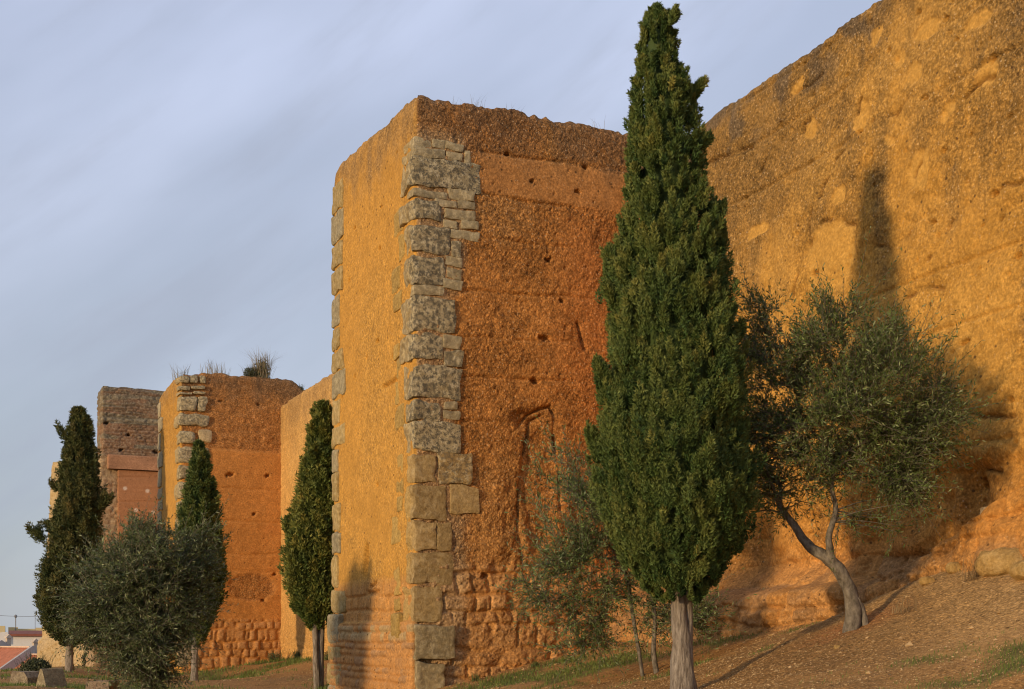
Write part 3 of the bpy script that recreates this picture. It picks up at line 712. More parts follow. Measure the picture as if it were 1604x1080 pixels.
# ------------------------------------------------------------------ brick-topped tower
A3 = np.array(P(157, 1000, 72.7)[:2])
def g3(px, py): return face_pt(px, py, A3, dR)
T3 = empty('wall_tower', (*(A3+1.2*dL+2.5*dR), -.2), 'tower with brick upper half and smooth reddish lower panel, right of the ragged cypress', 'tower', 'rampart towers')
ZB = g3(200, 716)[1]; ZB2 = g3(200, 737)[1]
def brick_shade(e, s, z, x, y, zt):
    mh, mr = masonry(s, z, .16, .42, 241, .04, .05); n2 = fbm(x*1.6, y*1.6, z*2.5, 4, 242); lay = fbm(x*.3, y*.3, z*2.2, 3, 243)
    m2, mr2 = masonry(s, z, .30, .5, 245, .06, .06); sel = ss(.0, .2, lay)
    h = mh*(1-sel)+m2*sel; r = mr*(1-sel)+mr2*sel
    d = .07*(h-.5)+.03*n2
    red = np.stack([.30+.10*r, .165+.06*r, .085+.04*r], 1); gry = np.stack([.22+.14*r, .175+.12*r, .11+.08*r], 1)
    k = (ss(.35, .8, (1-sel)*.5+.3*r+.25*ss(3.2, .5, z-ZB)))[:, None]
    col = red*k+gry*(1-k); col = col*(.62+.38*h)[:, None]
    col = mixc(col, (.15, .12, .085), ss(0, .5, ss(1.8, 0, zt-z)*.4+n2*.6)*.5)
    d = d+np.where(e == 0, feat_holes(s, z, [(186, 705, 2.4), (240, 708, 2.4), (198, 681, 2.2), (163, 663, 2.2)], g3, .35, 73.), 0)
    return d, col, 0*s+.3
ring_block('brickwork', [A3+.1*dR, A3+7*dR, A3+7*dR+2.3*dL, A3+.1*dR+2.3*dL], [.07, 1, 1, .1], ZB, 75,
           lambda E, S, X, Y: 15.42+.0*S+.06*fbm(X*3, Y*3, X*0, 3, 247), brick_shade, M_STONE, T3, rc=.1, crest=.04, seed=9)
def t3low(e, s, z, x, y, zt):
    mh, mr = masonry(s, z, .34, .4, 251, .06, .12); n2 = fbm(x*1.3, y*1.3, z*1.3, 4, 252)
    bat = .045*(ZB-z)*np.where(e == 3, 1.0, .25)
    d = bat+.08*(mh-.5)+.05*n2
    col = np.stack([.32+.22*mr, .22+.15*mr, .12+.08*mr], 1); col = mixc(col, (.46, .24, .10), ss(-.1, .4, n2)*.7)
    return d, col, 0*s+.35
ring_block('rubble_masonry', [A3, A3+7.1*dR, A3+7.1*dR+2.4*dL, A3+2.4*dL], [.08, 1, 1, .12], -1.5, 130,
           lambda E, S, X, Y: ZB-.01+0*S, t3low, M_STONE, T3, rc=.1, crest=.0, seed=10)
def t3panel(e, s, z, x, y, zt):
    n = fbm(x*.5, y*.5, z*4, 4, 261); f = lift(z, 1.35, .3, .03, .04, s, 5)+lift(z, .27, .1, .012, .02, s, 6)
    d = f+.012*n; col = np.array([.38, .185, .085])[None, :]*(1+.12*n)[:, None]
    dots = 0
    for (a, b) in ((195, 766), (230, 770), (212, 800), (239, 803), (196, 828)):
        cu, cz = g3(a, b); dots = np.maximum(dots, ss(.13, .08, np.hypot(s+g3(184, 800)[0]-cu, z-cz)))
    col = mixc(col, (.62, .50, .38), dots*(e == 0))
    return d, col, 0*s+.1
sp_ = g3(184, 800)[0]
ring_block('rammed_earth_panel', [A3+sp_*dR-.22*dL, A3+7.0*dR-.22*dL, A3+7.0*dR+.5*dL, A3+sp_*dR+.5*dL], [.05, 1, 1, .3], -1.2, 240,
           lambda E, S, X, Y: ZB2+0*S, t3panel, M_EARTH, T3, rc=.03, crest=0, seed=11)
def t3band(e, s, z, x, y, zt):
    n = fbm(x*1.2, y*1.2, z*1.2, 4, 271); return .02*n, np.array([.36, .19, .10])[None, :]*(1+.25*n)[:, None], 0*s+.3
sb_ = g3(168, 725)[0]
ring_block('plaster_band', [A3+sb_*dR-.38*dL, A3+7.05*dR-.38*dL, A3+7.05*dR+.4*dL, A3+sb_*dR+.4*dL], [.1, 1, 1, .3], ZB2+.01, 10,
           lambda E, S, X, Y: ZB+.05+0*S, t3band, M_EARTH, T3, rc=.04, crest=.01, seed=12)

# ------------------------------------------------------------------ farthest tower
F0 = P(80, 1000, 98.)[:2]; F1 = P(185, 1000, 93.)[:2]
dF = (F1-F0)/np.linalg.norm(F1-F0); nF = np.array([-dF[1], dF[0]])
T4 = empty('wall_tower', (*((F0+F1)/2+1.5*nF), -.8), 'farthest low tower of pale yellow pitted masonry at the left end of the rampart', 'tower', 'rampart towers')
def t4(e, s, z, x, y, zt):
    n1 = fbm(x*.7, y*.7, z*.7, 4, 281); mh, mr = masonry(s, z, .6, .9, 282, .08, .15)
    f1, f2, r = worley(s*2.2, z*2.2, 283)
    low = ss(5, 3.5, z)
    bat = .055*(14.6-z)+.28*ss(1.7, 1.3, z)
    d = bat+.06*(mh-.5)+.06*n1-.14*ss(.28, .1, f1)*(r > .45)*(.4+.6*low)
    col = np.array([.56, .40, .19])[None, :]*(1+.2*n1+.15*(mr-.5))[:, None]
    col = mixc(col, (.36, .29, .2), ss(0, .5, n1)*.4)
    return d, col, 0*s+.3
z4 = P(90, 722, 97.)[2]
ring_block('masonry_wall', [F0, F1, F1+4*nF, F0+4*nF], [.1, 1, 1, .2], -2.0, 170, lambda E, S, X, Y: z4+.12*fbm(X*1.2, Y*1.2, X*0, 3, 285), t4, M_STONE, T4, rc=.2, crest=.08, seed=13)

# ------------------------------------------------------------------ ground
GP = [(1120, 990, 24.6), (1250, 978, 22.0), (1325, 962, 20.9), (1400, 925, 19.8), (1470, 893, 18.9), (1540, 876, 18.2), (1604, 880, 17.3),
      (1700, 890, 15.6), (1604, 985, 14.9), (1500, 1000, 15.6), (1604, 1080, 12.0), (1330, 986, 17.8), (1420, 950, 17.6), (1400, 1040, 14.6), (1250, 1040, 16.), (1250, 1080, 14.),
      (1065, 1094, 17.), (1020, 1062, 21.), (1130, 1030, 20.), (1000, 1020, 25.), (985, 1003, 27.8), (850, 1038, 26.8), (700, 1076, 26.1), (600, 1092, 27.), (515, 1092, 30.8),
      (850, 1080, 21.5), (950, 1110, 17.5), (750, 1110, 22.), (560, 1110, 24), (235, 1088, 25.9), (300, 1100, 28.), (500, 1078, 34.), (400, 1062, 44.), (440, 1035, 54.6), (520, 1028, 48.),
      (305, 1078, 49.), (330, 1050, 52.), (283, 1058, 52.8), (255, 1058, 58.), (110, 1052, 55.), (200, 1050, 60.), (150, 1045, 75.), (130, 1043, 92.), (75, 1078, 30.), (160, 1084, 29.),
      (30, 1076, 36.), (100, 1060, 42.), (60, 1080, 25.)]
CP = [P(*g) for g in GP]+[np.array(v, float) for v in ((0, 0, 0), (5, 4, .9), (-6, 4, -.1), (-6, 14, .2), (0, 12, .4), (-14, 16, 0), (6, 9, 1.2), (10, 6, 1.9), (12, 0, 2.2), (0, -8, 0), (-14, 0, -.3), (12, 20, 2.8), (6, 32, 2), (-2, 45, 1.2), (0, 60, 1), (-20, 90, .2), (20, 60, 2))]
CP = np.array(CP)
def tps_fit(C):
    n = len(C); x, y, z = C.T
    r2 = (x[:, None]-x)**2+(y[:, None]-y)**2
    K = .5*r2*np.log(r2+1e-9)+np.eye(n)*1.5
    Pm = np.stack([np.ones(n), x, y], 1)
    A = np.block([[K, Pm], [Pm.T, np.zeros((3, 3))]])
    return np.linalg.solve(A, np.concatenate([z, np.zeros(3)]))
TW = tps_fit(CP)
def terr0(x, y):
    x = np.atleast_1d(np.asarray(x, float)); y = np.atleast_1d(np.asarray(y, float))
    z = TW[-3]+TW[-2]*x+TW[-1]*y
    for i in range(len(CP)):
        r2 = (x-CP[i, 0])**2+(y-CP[i, 1])**2; z = z+TW[i]*.5*r2*np.log(r2+1e-9)
    return z
def terrain(x, y, detail=True):
    x = np.atleast_1d(np.asarray(x, float)); y = np.atleast_1d(np.asarray(y, float))
    z = np.clip(terr0(x, y), -1.5, 3.4)
    # bank falling to the town on the left
    edge = -.345*np.maximum(y, 0)-1.0+1.5*ss(60, 30, y)*0
    off = edge-x
    drop = ss(0, 16, off-6*ss(45, 25, y))*ss(22, 45, y)
    z = z*(1-drop)+(-6)*drop
    far = np.clip(np.maximum(ss(98, 125, y), np.maximum(ss(-45, -70, x), ss(30, 60, x))), 0, 1)
    far = np.maximum(far, ss(-15, -50, y)); z = z*(1-far)+(-6)*far
    if detail:
        near = ss(70, 30, np.hypot(x, y))
        z = z+.06*fbm(x*.8, y*.8, x*0, 3, 301)*near+(.025*fbm(x*3.2, y*3.2, x*0, 3, 302)+.010*fbm(x*12, y*12, x*0, 2, 303))*near
    return z
def gh(x, y): return float(terrain(x, y)[0])
xs = np.concatenate([np.array([-3000, -1200, -500, -250, -150]), np.arange(-110, -40, 3), np.arange(-40, -14, .5), np.arange(-14, -4, .16), np.arange(-4, 10.5, .065), np.arange(10.6, 20, .5), np.arange(20, 60, 4), np.array([90, 200, 600, 1500, 3000])])
ys = np.concatenate([np.array([-1500, -400, -120, -60, -30]), np.arange(-20, 6, 1.5), np.arange(6, 12, .2), np.arange(12, 29, .075), np.arange(29, 60, .3), np.arange(60, 130, 1.5), np.array([140, 170, 220, 300, 500, 1000, 3000])])
GX, GY = np.meshgrid(xs, ys, indexing='ij'); gx, gy = GX.ravel(), GY.ravel(); gz = terrain(gx, gy)
def green_mask(x, y):
    """where low grass grows: patches named by where the photo shows them"""
    m = np.zeros(len(x))
    n = fbm(x*1.1, y*1.1, x*0, 3, 310)
    for (px, Y, r, a) in ((900, 24.5, 1.9, 1), (800, 25., 1.2, .9), (980, 23, 1.2, .7), (1130, 23.6, .9, .8), (1080, 22.5, .8, .5), (1180, 22.8, .7, .5), (60, 31, 4, 1), (160, 33, 4, .9), (110, 45, 5, .8), (470, 50, 2.8, 1), (400, 45, 2, .7),
                          (440, 53.5, 1.6, 1), (500, 33, 2.2, .9), (1560, 14.2, .9, .6), (1600, 13.3, .8, .8), (1500, 14.0, .6, .5), (1420, 14.2, .5, .4), (240, 50, 4, .8), (360, 49, 3, .5), (700, 25, 1., .8), (1450, 13.2, .9, .6), (1300, 14.5, .7, .35)):
        c = P(px, 1000, Y); m = np.maximum(m, a*ss(1.25, .4, np.hypot(x-c[0], (y-c[1])*.7)/r))
    m = np.maximum(m, .55*ss(.2, .5, n)); m = np.maximum(m, ss(60, 120, np.hypot(x, y))*.6)
    return np.clip(m*(.75+.9*n), 0, 1)
gm = green_mask(gx, gy)
n1 = fbm(gx*.5, gy*.5, gx*0, 4, 320); n2 = fbm(gx*3, gy*3, gx*0, 4, 321)
gc = np.array([.36, .19, .060])[None, :]*(1+.15*n1+.15*n2)[:, None]
gc = mixc(gc, (.26, .155, .062), ss(0, .5, n1)*.5)
gc = mixc(gc, (.50, .32, .13), ss(3.6, 6.0, gx)*ss(12, 15.5, gy)*ss(26, 20, gy)*.75)
gc = mixc(gc, (.40, .16, .055), ss(1.0, .2, np.hypot(gx-P(1340, 985, 17.8)[0], gy-17.8))*.6)
gc = mixc(gc, (.085, .10, .03), ss(.3, .9, gm)*.8)
i = np.arange(len(xs)*len(ys)).reshape(len(xs), len(ys))
q = np.stack([i[:-1, :-1], i[1:, :-1], i[1:, 1:], i[:-1, 1:]], -1).reshape(-1, 4)
g_o = mesh_obj('ground', np.stack([gx, gy, gz], 1), q, M_GROUND, None, gc, np.clip(.85-gm, .1, 1)); g_o['kind'] = 'structure'

# gravel and grass: uncountable cover
def octa(V0, size, rng, flat=.6):
    n = len(V0); base = np.array([[1, 0, 0], [-1, 0, 0], [0, 1, 0], [0, -1, 0], [0, 0, 1], [0, 0, -1]], float)
    R = rng.uniform(.6, 1.3, (n, 6, 1)); a = rng.uniform(0, 6.28, n); ca, sa = np.cos(a)[:, None], np.sin(a)[:, None]
    p = base[None]*R*size[:, None, None]; x = p[..., 0]*ca-p[..., 1]*sa; y = p[..., 0]*sa+p[..., 1]*ca; zz = p[..., 2]*flat
    x = x+zz*.4
    V = np.stack([x, y, zz], -1)+V0[:, None, :]
    f = np.array([[0, 2, 4], [2, 1, 4], [1, 3, 4], [3, 0, 4], [2, 0, 5], [1, 2, 5], [3, 1, 5], [0, 3, 5]])
    return V.reshape(-1, 3), (np.arange(n)[:, None, None]*6+f[None]).reshape(-1, 3)
rng = np.random.default_rng(11)
def wedge_pts(n, pxr, Yr, rng, power=1.0):
    px = rng.uniform(*pxr, n); Y = Yr[0]+(Yr[1]-Yr[0])*rng.random(n)**power
    return (px-CX)/F*Y, Y
def outside_walls(x, y):
    dd = x*dR[0]+y*dR[1]; w = (x-A1[0])*dL[0]+(y-A1[1])*dL[1]
    wl = dd < (C1@dR)-.1
    t1 = (dd > A1@dR) & (w > -.02) & (w < T1W+.02)
    w2 = (x-A2[0])*dL[0]+(y-A2[1])*dL[1]; t2 = (dd > A2@dR) & (w2 > -.02) & (w2 < T2W)
    return wl & ~t1 & ~t2
x1, y1 = wedge_pts(46000, (700, 1660), (11.5, 28), rng); x2, y2 = wedge_pts(9000, (-20, 560), (24, 62), rng)
x = np.concatenate([x1, x2]); y = np.concatenate([y1, y2])
dens = .35+.8*fbm(x*.7, y*.7, x*0, 3, 330)+.8*ss(1.6, 3.2, x-.0*y)*ss(22, 17, y)
k = outside_walls(x, y) & (rng.random(len(x)) < dens); x, y = x[k], y[k]
sz = np.exp(rng.normal(-4.75, .5, len(x)))*np.clip(y/18, .8, 2.2); z = terrain(x, y)
V, Fc = octa(np.stack([x, y, z+sz*.2], 1), sz, rng)
tone = rng.random(len(x)); cc = np.stack([.36+.24*tone, .22+.20*tone, .08+.13*tone], 1)*rng.uniform(.6, 1.1, (len(x), 1))
M_PEB, n_, l_, b_, o_ = newmat('pebble'); at = n_.new('ShaderNodeAttribute'); at.attribute_name = 'Col'; l_.new(at.outputs['Color'], b_.inputs['Base Color'])
tag(mesh_obj('gravel', V, Fc, M_PEB, None, np.repeat(cc, 6, 0), None, False), 'loose pale gravel strewn over the reddish slope below the walls', 'gravel', kind='stuff')
def blades(P0, h, lean, wid, rng, ang=None):
    n = len(P0); a = rng.uniform(0, 6.28, n) if ang is None else ang
    d = np.stack([np.cos(a), np.sin(a), 0*a], 1); s = np.stack([-np.sin(a), np.cos(a), 0*a], 1)
    up = np.array([0, 0, 1.])
    b0 = P0-s*wid[:, None]; b1 = P0+s*wid[:, None]
    m = P0+up*h[:, None]*.6+d*(lean*h*.35)[:, None]
    t = P0+up*(h*(1-.25*lean))[:, None]+d*(lean*h)[:, None]
    V = np.stack([b0, b1, m+s*wid[:, None]*.7, m-s*wid[:, None]*.7, t], 1).reshape(-1, 3)
    k = np.arange(n)[:, None]*5
    tr = np.concatenate([k+np.array([[0, 1, 2]]), k+np.array([[0, 2, 3]]), k+np.array([[3, 2, 4]])])
    return V, tr
x1, y1 = wedge_pts(90000, (690, 1660), (11.5, 28), rng); x2, y2 = wedge_pts(70000, (-20, 560), (24, 62), rng)
x = np.concatenate([x1, x2]); y = np.concatenate([y1, y2]); g = green_mask(x, y)
k = outside_walls(x, y) & (rng.random(len(x)) < np.clip((g-.25)*1.1, 0, 1)); x, y, g = x[k], y[k], g[k]
h = rng.uniform(.025, .075, len(x))*(.6+.8*g)*np.clip(y/22, .8, 2.0)
V, Fc = blades(np.stack([x, y, terrain(x, y)], 1), h, rng.uniform(.1, .9, len(x)), .004*np.clip(y/15, 1, 4), rng)
tone = rng.random(len(x)); cc = np.stack([.10+.10*tone, .16+.07*tone, .035+.02*tone], 1)
tag(mesh_obj('grass', V, Fc, M_DRY, None, np.repeat(cc, 5, 0), None, False), 'short green grass in thin patches on the soil along the walls', 'grass', kind='stuff')

# ------------------------------------------------------------------ cypresses
def tube(pts, rad, k, closed_tip=True, wob=0, seed=0):
    pts = np.asarray(pts, float); n = len(pts); V = []
    for i in range(n):
        a = pts[max(i-1, 0)]; b = pts[min(i+1, n-1)]; t = b-a; t /= np.linalg.norm(t)+1e-9
        ref = np.array([1., 0, 0]) if abs(t[0]) < .8 else np.array([0, 1., 0])
        u = np.cross(t, ref); u /= np.linalg.norm(u); w = np.cross(t, u)
        th = np.linspace(0, 2*math.pi, k, endpoint=False)
        rr = rad[i]*(1+wob*np.array([math.sin(3*q+i*.8+seed)*.5+math.sin(5*q-i*.5+seed*2)*.35 for q in th]))
        V.append(pts[i]+(np.cos(th)*rr)[:, None]*u+(np.sin(th)*rr)[:, None]*w)
    V = np.concatenate(V); idx = np.arange(n*k).reshape(n, k); nx = np.roll(idx, -1, 1)
    q = np.stack([idx[:-1], nx[:-1], nx[1:], idx[1:]], -1).reshape(-1, 4)
    return V, np.concatenate([q[:, [0, 1, 2]], q[:, [0, 2, 3]]])
class MB:
    def __init__(s): s.V = []; s.F = []; s.C = []; s.n = 0
    def add(s, V, Fc, C=None):
        s.V.append(V); s.F.append(Fc+s.n); s.n += len(V)
        if C is not None: s.C.append(C)
    def build(s, name, mat, parent=None, smooth=True):
        return mesh_obj(name, np.concatenate(s.V), np.concatenate(s.F), mat, parent, np.concatenate(s.C) if s.C else None, None, smooth)
def smooth_path(pts, n):
    pts = np.asarray(pts, float); t = np.linspace(0, len(pts)-1, n); o = []
    for q in t:
        i = min(int(q), len(pts)-2); f = q-i
        p0 = pts[max(i-1, 0)]; p1 = pts[i]; p2 = pts[i+1]; p3 = pts[min(i+2, len(pts)-1)]
        o.append(.5*((2*p1)+(-p0+p2)*f+(2*p0-5*p1+4*p2-p3)*f*f+(-p0+3*p1-3*p2+p3)*f**3))
    return np.array(o)
def cypress(Y, prof, spurs, trunks, label, seed, nplume, nleaf, ls, cbase, base_px):
    """prof: (py, xleft, xright) of the crown; spurs: (px, py, dx, dy) shoots; sizes follow from distance Y"""
    rg = np.random.default_rng(seed)
    X0 = (base_px-CX)/F*Y; z0 = gh(X0, Y)
    root = empty('cypress_tree', (X0, Y, z0), label, 'tree', 'cypresses planted along the rampart')
    pr = np.array(prof, float); sc = Y/F
    zz = HZ+(HY-pr[:, 0])*sc; cx = ((pr[:, 1]+pr[:, 2])/2-CX)*sc; rr = (pr[:, 2]-pr[:, 1])/2*sc
    o = np.argsort(zz); zz, cx, rr = zz[o], cx[o], rr[o]
    Rf = lambda z: np.interp(z, zz, rr); Cf = lambda z: np.interp(z, zz, cx)
    z_lo, z_hi = zz[0], zz[-1]
    # plumes
    zc = rg.uniform(z_lo-.02, z_hi, nplume*3); w = Rf(zc)/rr.max(); keep = rg.random(len(zc)) < (.12+w*.88); zc = zc[keep][:nplume]; n = len(zc)
    th = rg.uniform(0, 2*math.pi, n); dep = 1-np.abs(rg.normal(0, .13, n)); dep = np.clip(dep, .45, 1.0)
    # lobes: large scale clumps in the outline
    lob = 1+.17*vn(np.cos(th)*1.6+seed, np.sin(th)*1.6, zc*1.6/(rr.max()*1.2), seed)+.07*vn(np.cos(th)*4, np.sin(th)*4, zc*4, seed+1)
    stick = rg.random(n) < .10
    R = Rf(zc)*dep*lob*np.where(stick, 1.07, 1.0)*(1+rg.normal(0, .03, n))-.05*sc*20
    R = np.maximum(R, 0)
    PL = rg.uniform(.5, 1.15, n)*ls*(7.2 if nleaf > 100 else 6.0)*(.30+.70*w[keep][:n]); PR = PL*rg.uniform(.15, .24, n)
    base = np.stack([Cf(zc)+np.cos(th)*R, Y+np.sin(th)*R, np.minimum(zc-PL*.35, z_hi-PL*.95)], 1)
    tilt = rg.uniform(.12, .42, n)+.2*stick
    ax = np.stack([np.cos(th)*tilt, np.sin(th)*tilt, np.ones(n)], 1)+rg.normal(0, .10, (n, 3)); ax /= np.linalg.norm(ax, axis=1)[:, None]
    tone = .75*rg.normal(0, 1, n)+1.1*vn(np.cos(th)*3+9, np.sin(th)*3, zc*2.2/rr.max(), seed+3)
    # spurs: shoots that stick out of the outline
    sb, sa, sl = [], [], []
    for q in range(9):
        sl.append(ls*rg.uniform(2.2, 4.0)); sb.append(np.array([Cf(z_hi)+rg.normal(0, .25*ls), Y+rg.normal(0, .25*ls), z_hi-sl[-1]*1.25*rg.uniform(.9, 1.6)])); a = np.array([0, 0, 1.])+rg.normal(0, .10, 3); sa.append(a/np.linalg.norm(a))
    for (px, py, dx, dy, m) in spurs:
        p = np.array([(px-CX)*sc, Y+rg.uniform(-.3, .2)*rr.max(), HZ+(HY-py)*sc]); d = np.array([dx*sc, 0, -dy*sc]); Ls = np.linalg.norm(d)
        for q in range(m):
            f = rg.random(); sb.append(p+d*f*.8+rg.normal(0, .12*Ls*(1.05-f), 3)); a = d/Ls*.7+np.array([0, 0, .8])+rg.normal(0, .2, 3)
            sa.append(a/np.linalg.norm(a)); sl.append(ls*rg.uniform(2.2, 4.2))
    if sb:
        base = np.concatenate([base, sb]); ax = np.concatenate([ax, sa]); sl = np.array(sl)*1.25; PL = np.concatenate([PL, sl]); PR = np.concatenate([PR, np.array(sl)*np.where(np.arange(len(sl)) < 9, .13, .22)]); tone = np.concatenate([tone, rg.normal(0, 1, len(sb))])
        n = len(base)
    # leaves
    m = nleaf; pi = np.repeat(np.arange(n), m); t = rg.random(n*m)**.8; a = rg.uniform(0, 2*math.pi, n*m)
    A = ax[pi]; ref = np.tile([0., 1., .1], (n*m, 1)); U = np.cross(A, ref); U /= np.linalg.norm(U, axis=1)[:, None]; Wv = np.cross(A, U)
    rad = PR[pi]*np.sin(np.clip(t*.9+.1, 0, 1)*math.pi)**.8*(rg.random(n*m)**.5)
    out = np.cos(a)[:, None]*U+np.sin(a)[:, None]*Wv
    c = base[pi]+A*(t*PL[pi])[:, None]+out*rad[:, None]
    d = A*.9+out*.75+rg.normal(0, .35, (n*m, 3)); d /= np.linalg.norm(d, axis=1)[:, None]
    sdir = np.cross(d, rg.normal(0, 1, (n*m, 3))); sdir /= np.linalg.norm(sdir, axis=1)[:, None]+1e-9
    lsz = ls*rg.uniform(.55, 1.2, n*m)
    v0 = c-sdir*(lsz*.22)[:, None]; v1 = c+sdir*(lsz*.22)[:, None]; v2 = c+d*lsz[:, None]
    V = np.stack([v0, v1, v2], 1).reshape(-1, 3); Fc = np.arange(n*m*3).reshape(-1, 3)
    lt = rg.normal(0, 1, n*m)
    cb = np.array(cbase)
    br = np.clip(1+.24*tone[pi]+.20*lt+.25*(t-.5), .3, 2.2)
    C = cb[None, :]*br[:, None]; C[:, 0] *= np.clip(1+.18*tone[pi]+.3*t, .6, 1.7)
    C = np.repeat(C, 3, 0)
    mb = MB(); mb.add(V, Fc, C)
    # opaque core inside the crown, a darker green than the leaves
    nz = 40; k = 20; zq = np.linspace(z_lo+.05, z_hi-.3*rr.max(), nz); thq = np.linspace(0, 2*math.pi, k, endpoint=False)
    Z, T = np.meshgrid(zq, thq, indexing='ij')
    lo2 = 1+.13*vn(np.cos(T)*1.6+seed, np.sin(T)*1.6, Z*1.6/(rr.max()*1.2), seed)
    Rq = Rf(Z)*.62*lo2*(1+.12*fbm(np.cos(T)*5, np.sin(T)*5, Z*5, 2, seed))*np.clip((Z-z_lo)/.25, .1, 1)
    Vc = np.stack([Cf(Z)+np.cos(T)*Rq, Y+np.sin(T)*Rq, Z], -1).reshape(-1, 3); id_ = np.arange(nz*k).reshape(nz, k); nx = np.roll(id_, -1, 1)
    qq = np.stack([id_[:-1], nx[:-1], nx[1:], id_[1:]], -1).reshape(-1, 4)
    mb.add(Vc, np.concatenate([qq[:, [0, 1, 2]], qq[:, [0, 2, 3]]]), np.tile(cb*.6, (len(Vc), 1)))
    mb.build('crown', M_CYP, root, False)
    tb = MB()
    for ti, (pts, rads) in enumerate(trunks):
        pw = np.array([[(a-CX)*sc, Y+dy, HZ+(HY-b)*sc] for a, b, dy in pts]); pw[-1, 2] = min(pw[-1, 2], z0-.15) if pts[-1][1] > pts[0][1] else pw[-1, 2]
        pw = smooth_path(pw, 26); tb.add(*tube(pw, np.interp(np.linspace(0, 1, 26), np.linspace(0, 1, len(rads)), rads), 18, wob=.14, seed=seed+ti))
    tb.build('trunk', M_BARKC, root)
    return root
CYG = (.092, .150, .036)
cypress(17., [(12, 1026, 1036), (24, 1018, 1046), (45, 1010, 1054), (100, 1000, 1058), (130, 997, 1068), (155, 994, 1082), (200, 990, 1088), (235, 988, 1096), (300, 985, 1100),
              (345, 984, 1118), (400, 976, 1122), (440, 966, 1128), (480, 960, 1134), (520, 966, 1140), (560, 966, 1150), (620, 954, 1154), (680, 944, 1162), (750, 944, 1167), (800, 948, 1163),
              (850, 964, 1150), (890, 985, 1130), (920, 1008, 1112), (940, 1035, 1095)],
        [(1080, 160, 18, -18, 26), (1085, 245, 20, -10, 16), (1112, 365, 16, -22, 40), (972, 470, -20, -78, 150), (958, 640, -26, -62, 150), (945, 725, -20, -40, 90), (1120, 420, 10, -60, 60), (1148, 545, 10, -20, 26), (1030, 52, 0, -14, 14), (1048, 55, 6, -14, 10), (958, 480, -8, -14, 24)],
        [([(1062, 880, 0), (1064, 960, 0), (1068, 1020, 0), (1070, 1100, 0)], [.10, .105, .12, .21]), ([(1076, 880, .03), (1077, 950, .03), (1076, 1010, .02), (1075, 1100, .02)], [.06, .07, .08, .10])],
        'tallest cypress, dense flame shape on a pale peeling trunk', 1, 3600, 125, .047, CYG, 1070)
cypress(34., [(630, 504, 511), (650, 496, 516), (690, 486, 522), (730, 480, 526), (790, 470, 530), (840, 461, 532), (880, 456, 530), (920, 455, 526), (950, 462, 520), (970, 478, 512), (985, 488, 500)],
        [(470, 850, -24, -20, 22)],
        [([(491, 940, 0), (494, 1000, 0), (497, 1095, 0)], [.07, .075, .09]), ([(506, 940, .1), (502, 1000, .1), (500, 1095, .1)], [.07, .085, .10])],
        'slender twin-trunked cypress close against the left edge of the near tower', 2, 1200, 60, .10, (.12, .165, .034), 499)
cypress(49., [(692, 309, 315), (720, 303, 322), (760, 296, 330), (800, 290, 336), (850, 286, 341), (900, 284, 343), (940, 286, 340), (970, 291, 333), (1000, 298, 320), (1008, 302, 314)],
        [(335, 890, 10, -12, 10)],
        [([(304, 960, 0), (305, 1030, 0), (304, 1085, 0)], [.11, .12, .15])],
        'narrow dark cypress standing in front of the middle tower', 3, 1100, 60, .12, (.075, .125, .030), 304)
cypress(55., [(640, 119, 130), (665, 111, 138), (700, 107, 145), (740, 101, 149), (780, 97, 152), (830, 90, 151), (880, 79, 149), (920, 70, 146), (960, 68, 144), (985, 76, 140), (1005, 92, 128), (1012, 100, 118)],
        [(126, 690, -6, -14, 6), (72, 850, -22, -14, 18), (90, 830, -14, 4, 8), (155, 800, 14, -8, 20), (104, 690, -8, -10, 6), (92, 770, -14, -6, 6), (62, 960, -2, -8, 6)],
        [([(110, 960, 0), (109, 1020, 0), (108, 1062, 0)], [.13, .15, .2])],
        'ragged dark cypress farthest left, with stray branches sticking out against the sky', 4, 1500, 60, .135, (.072, .098, .030), 109)

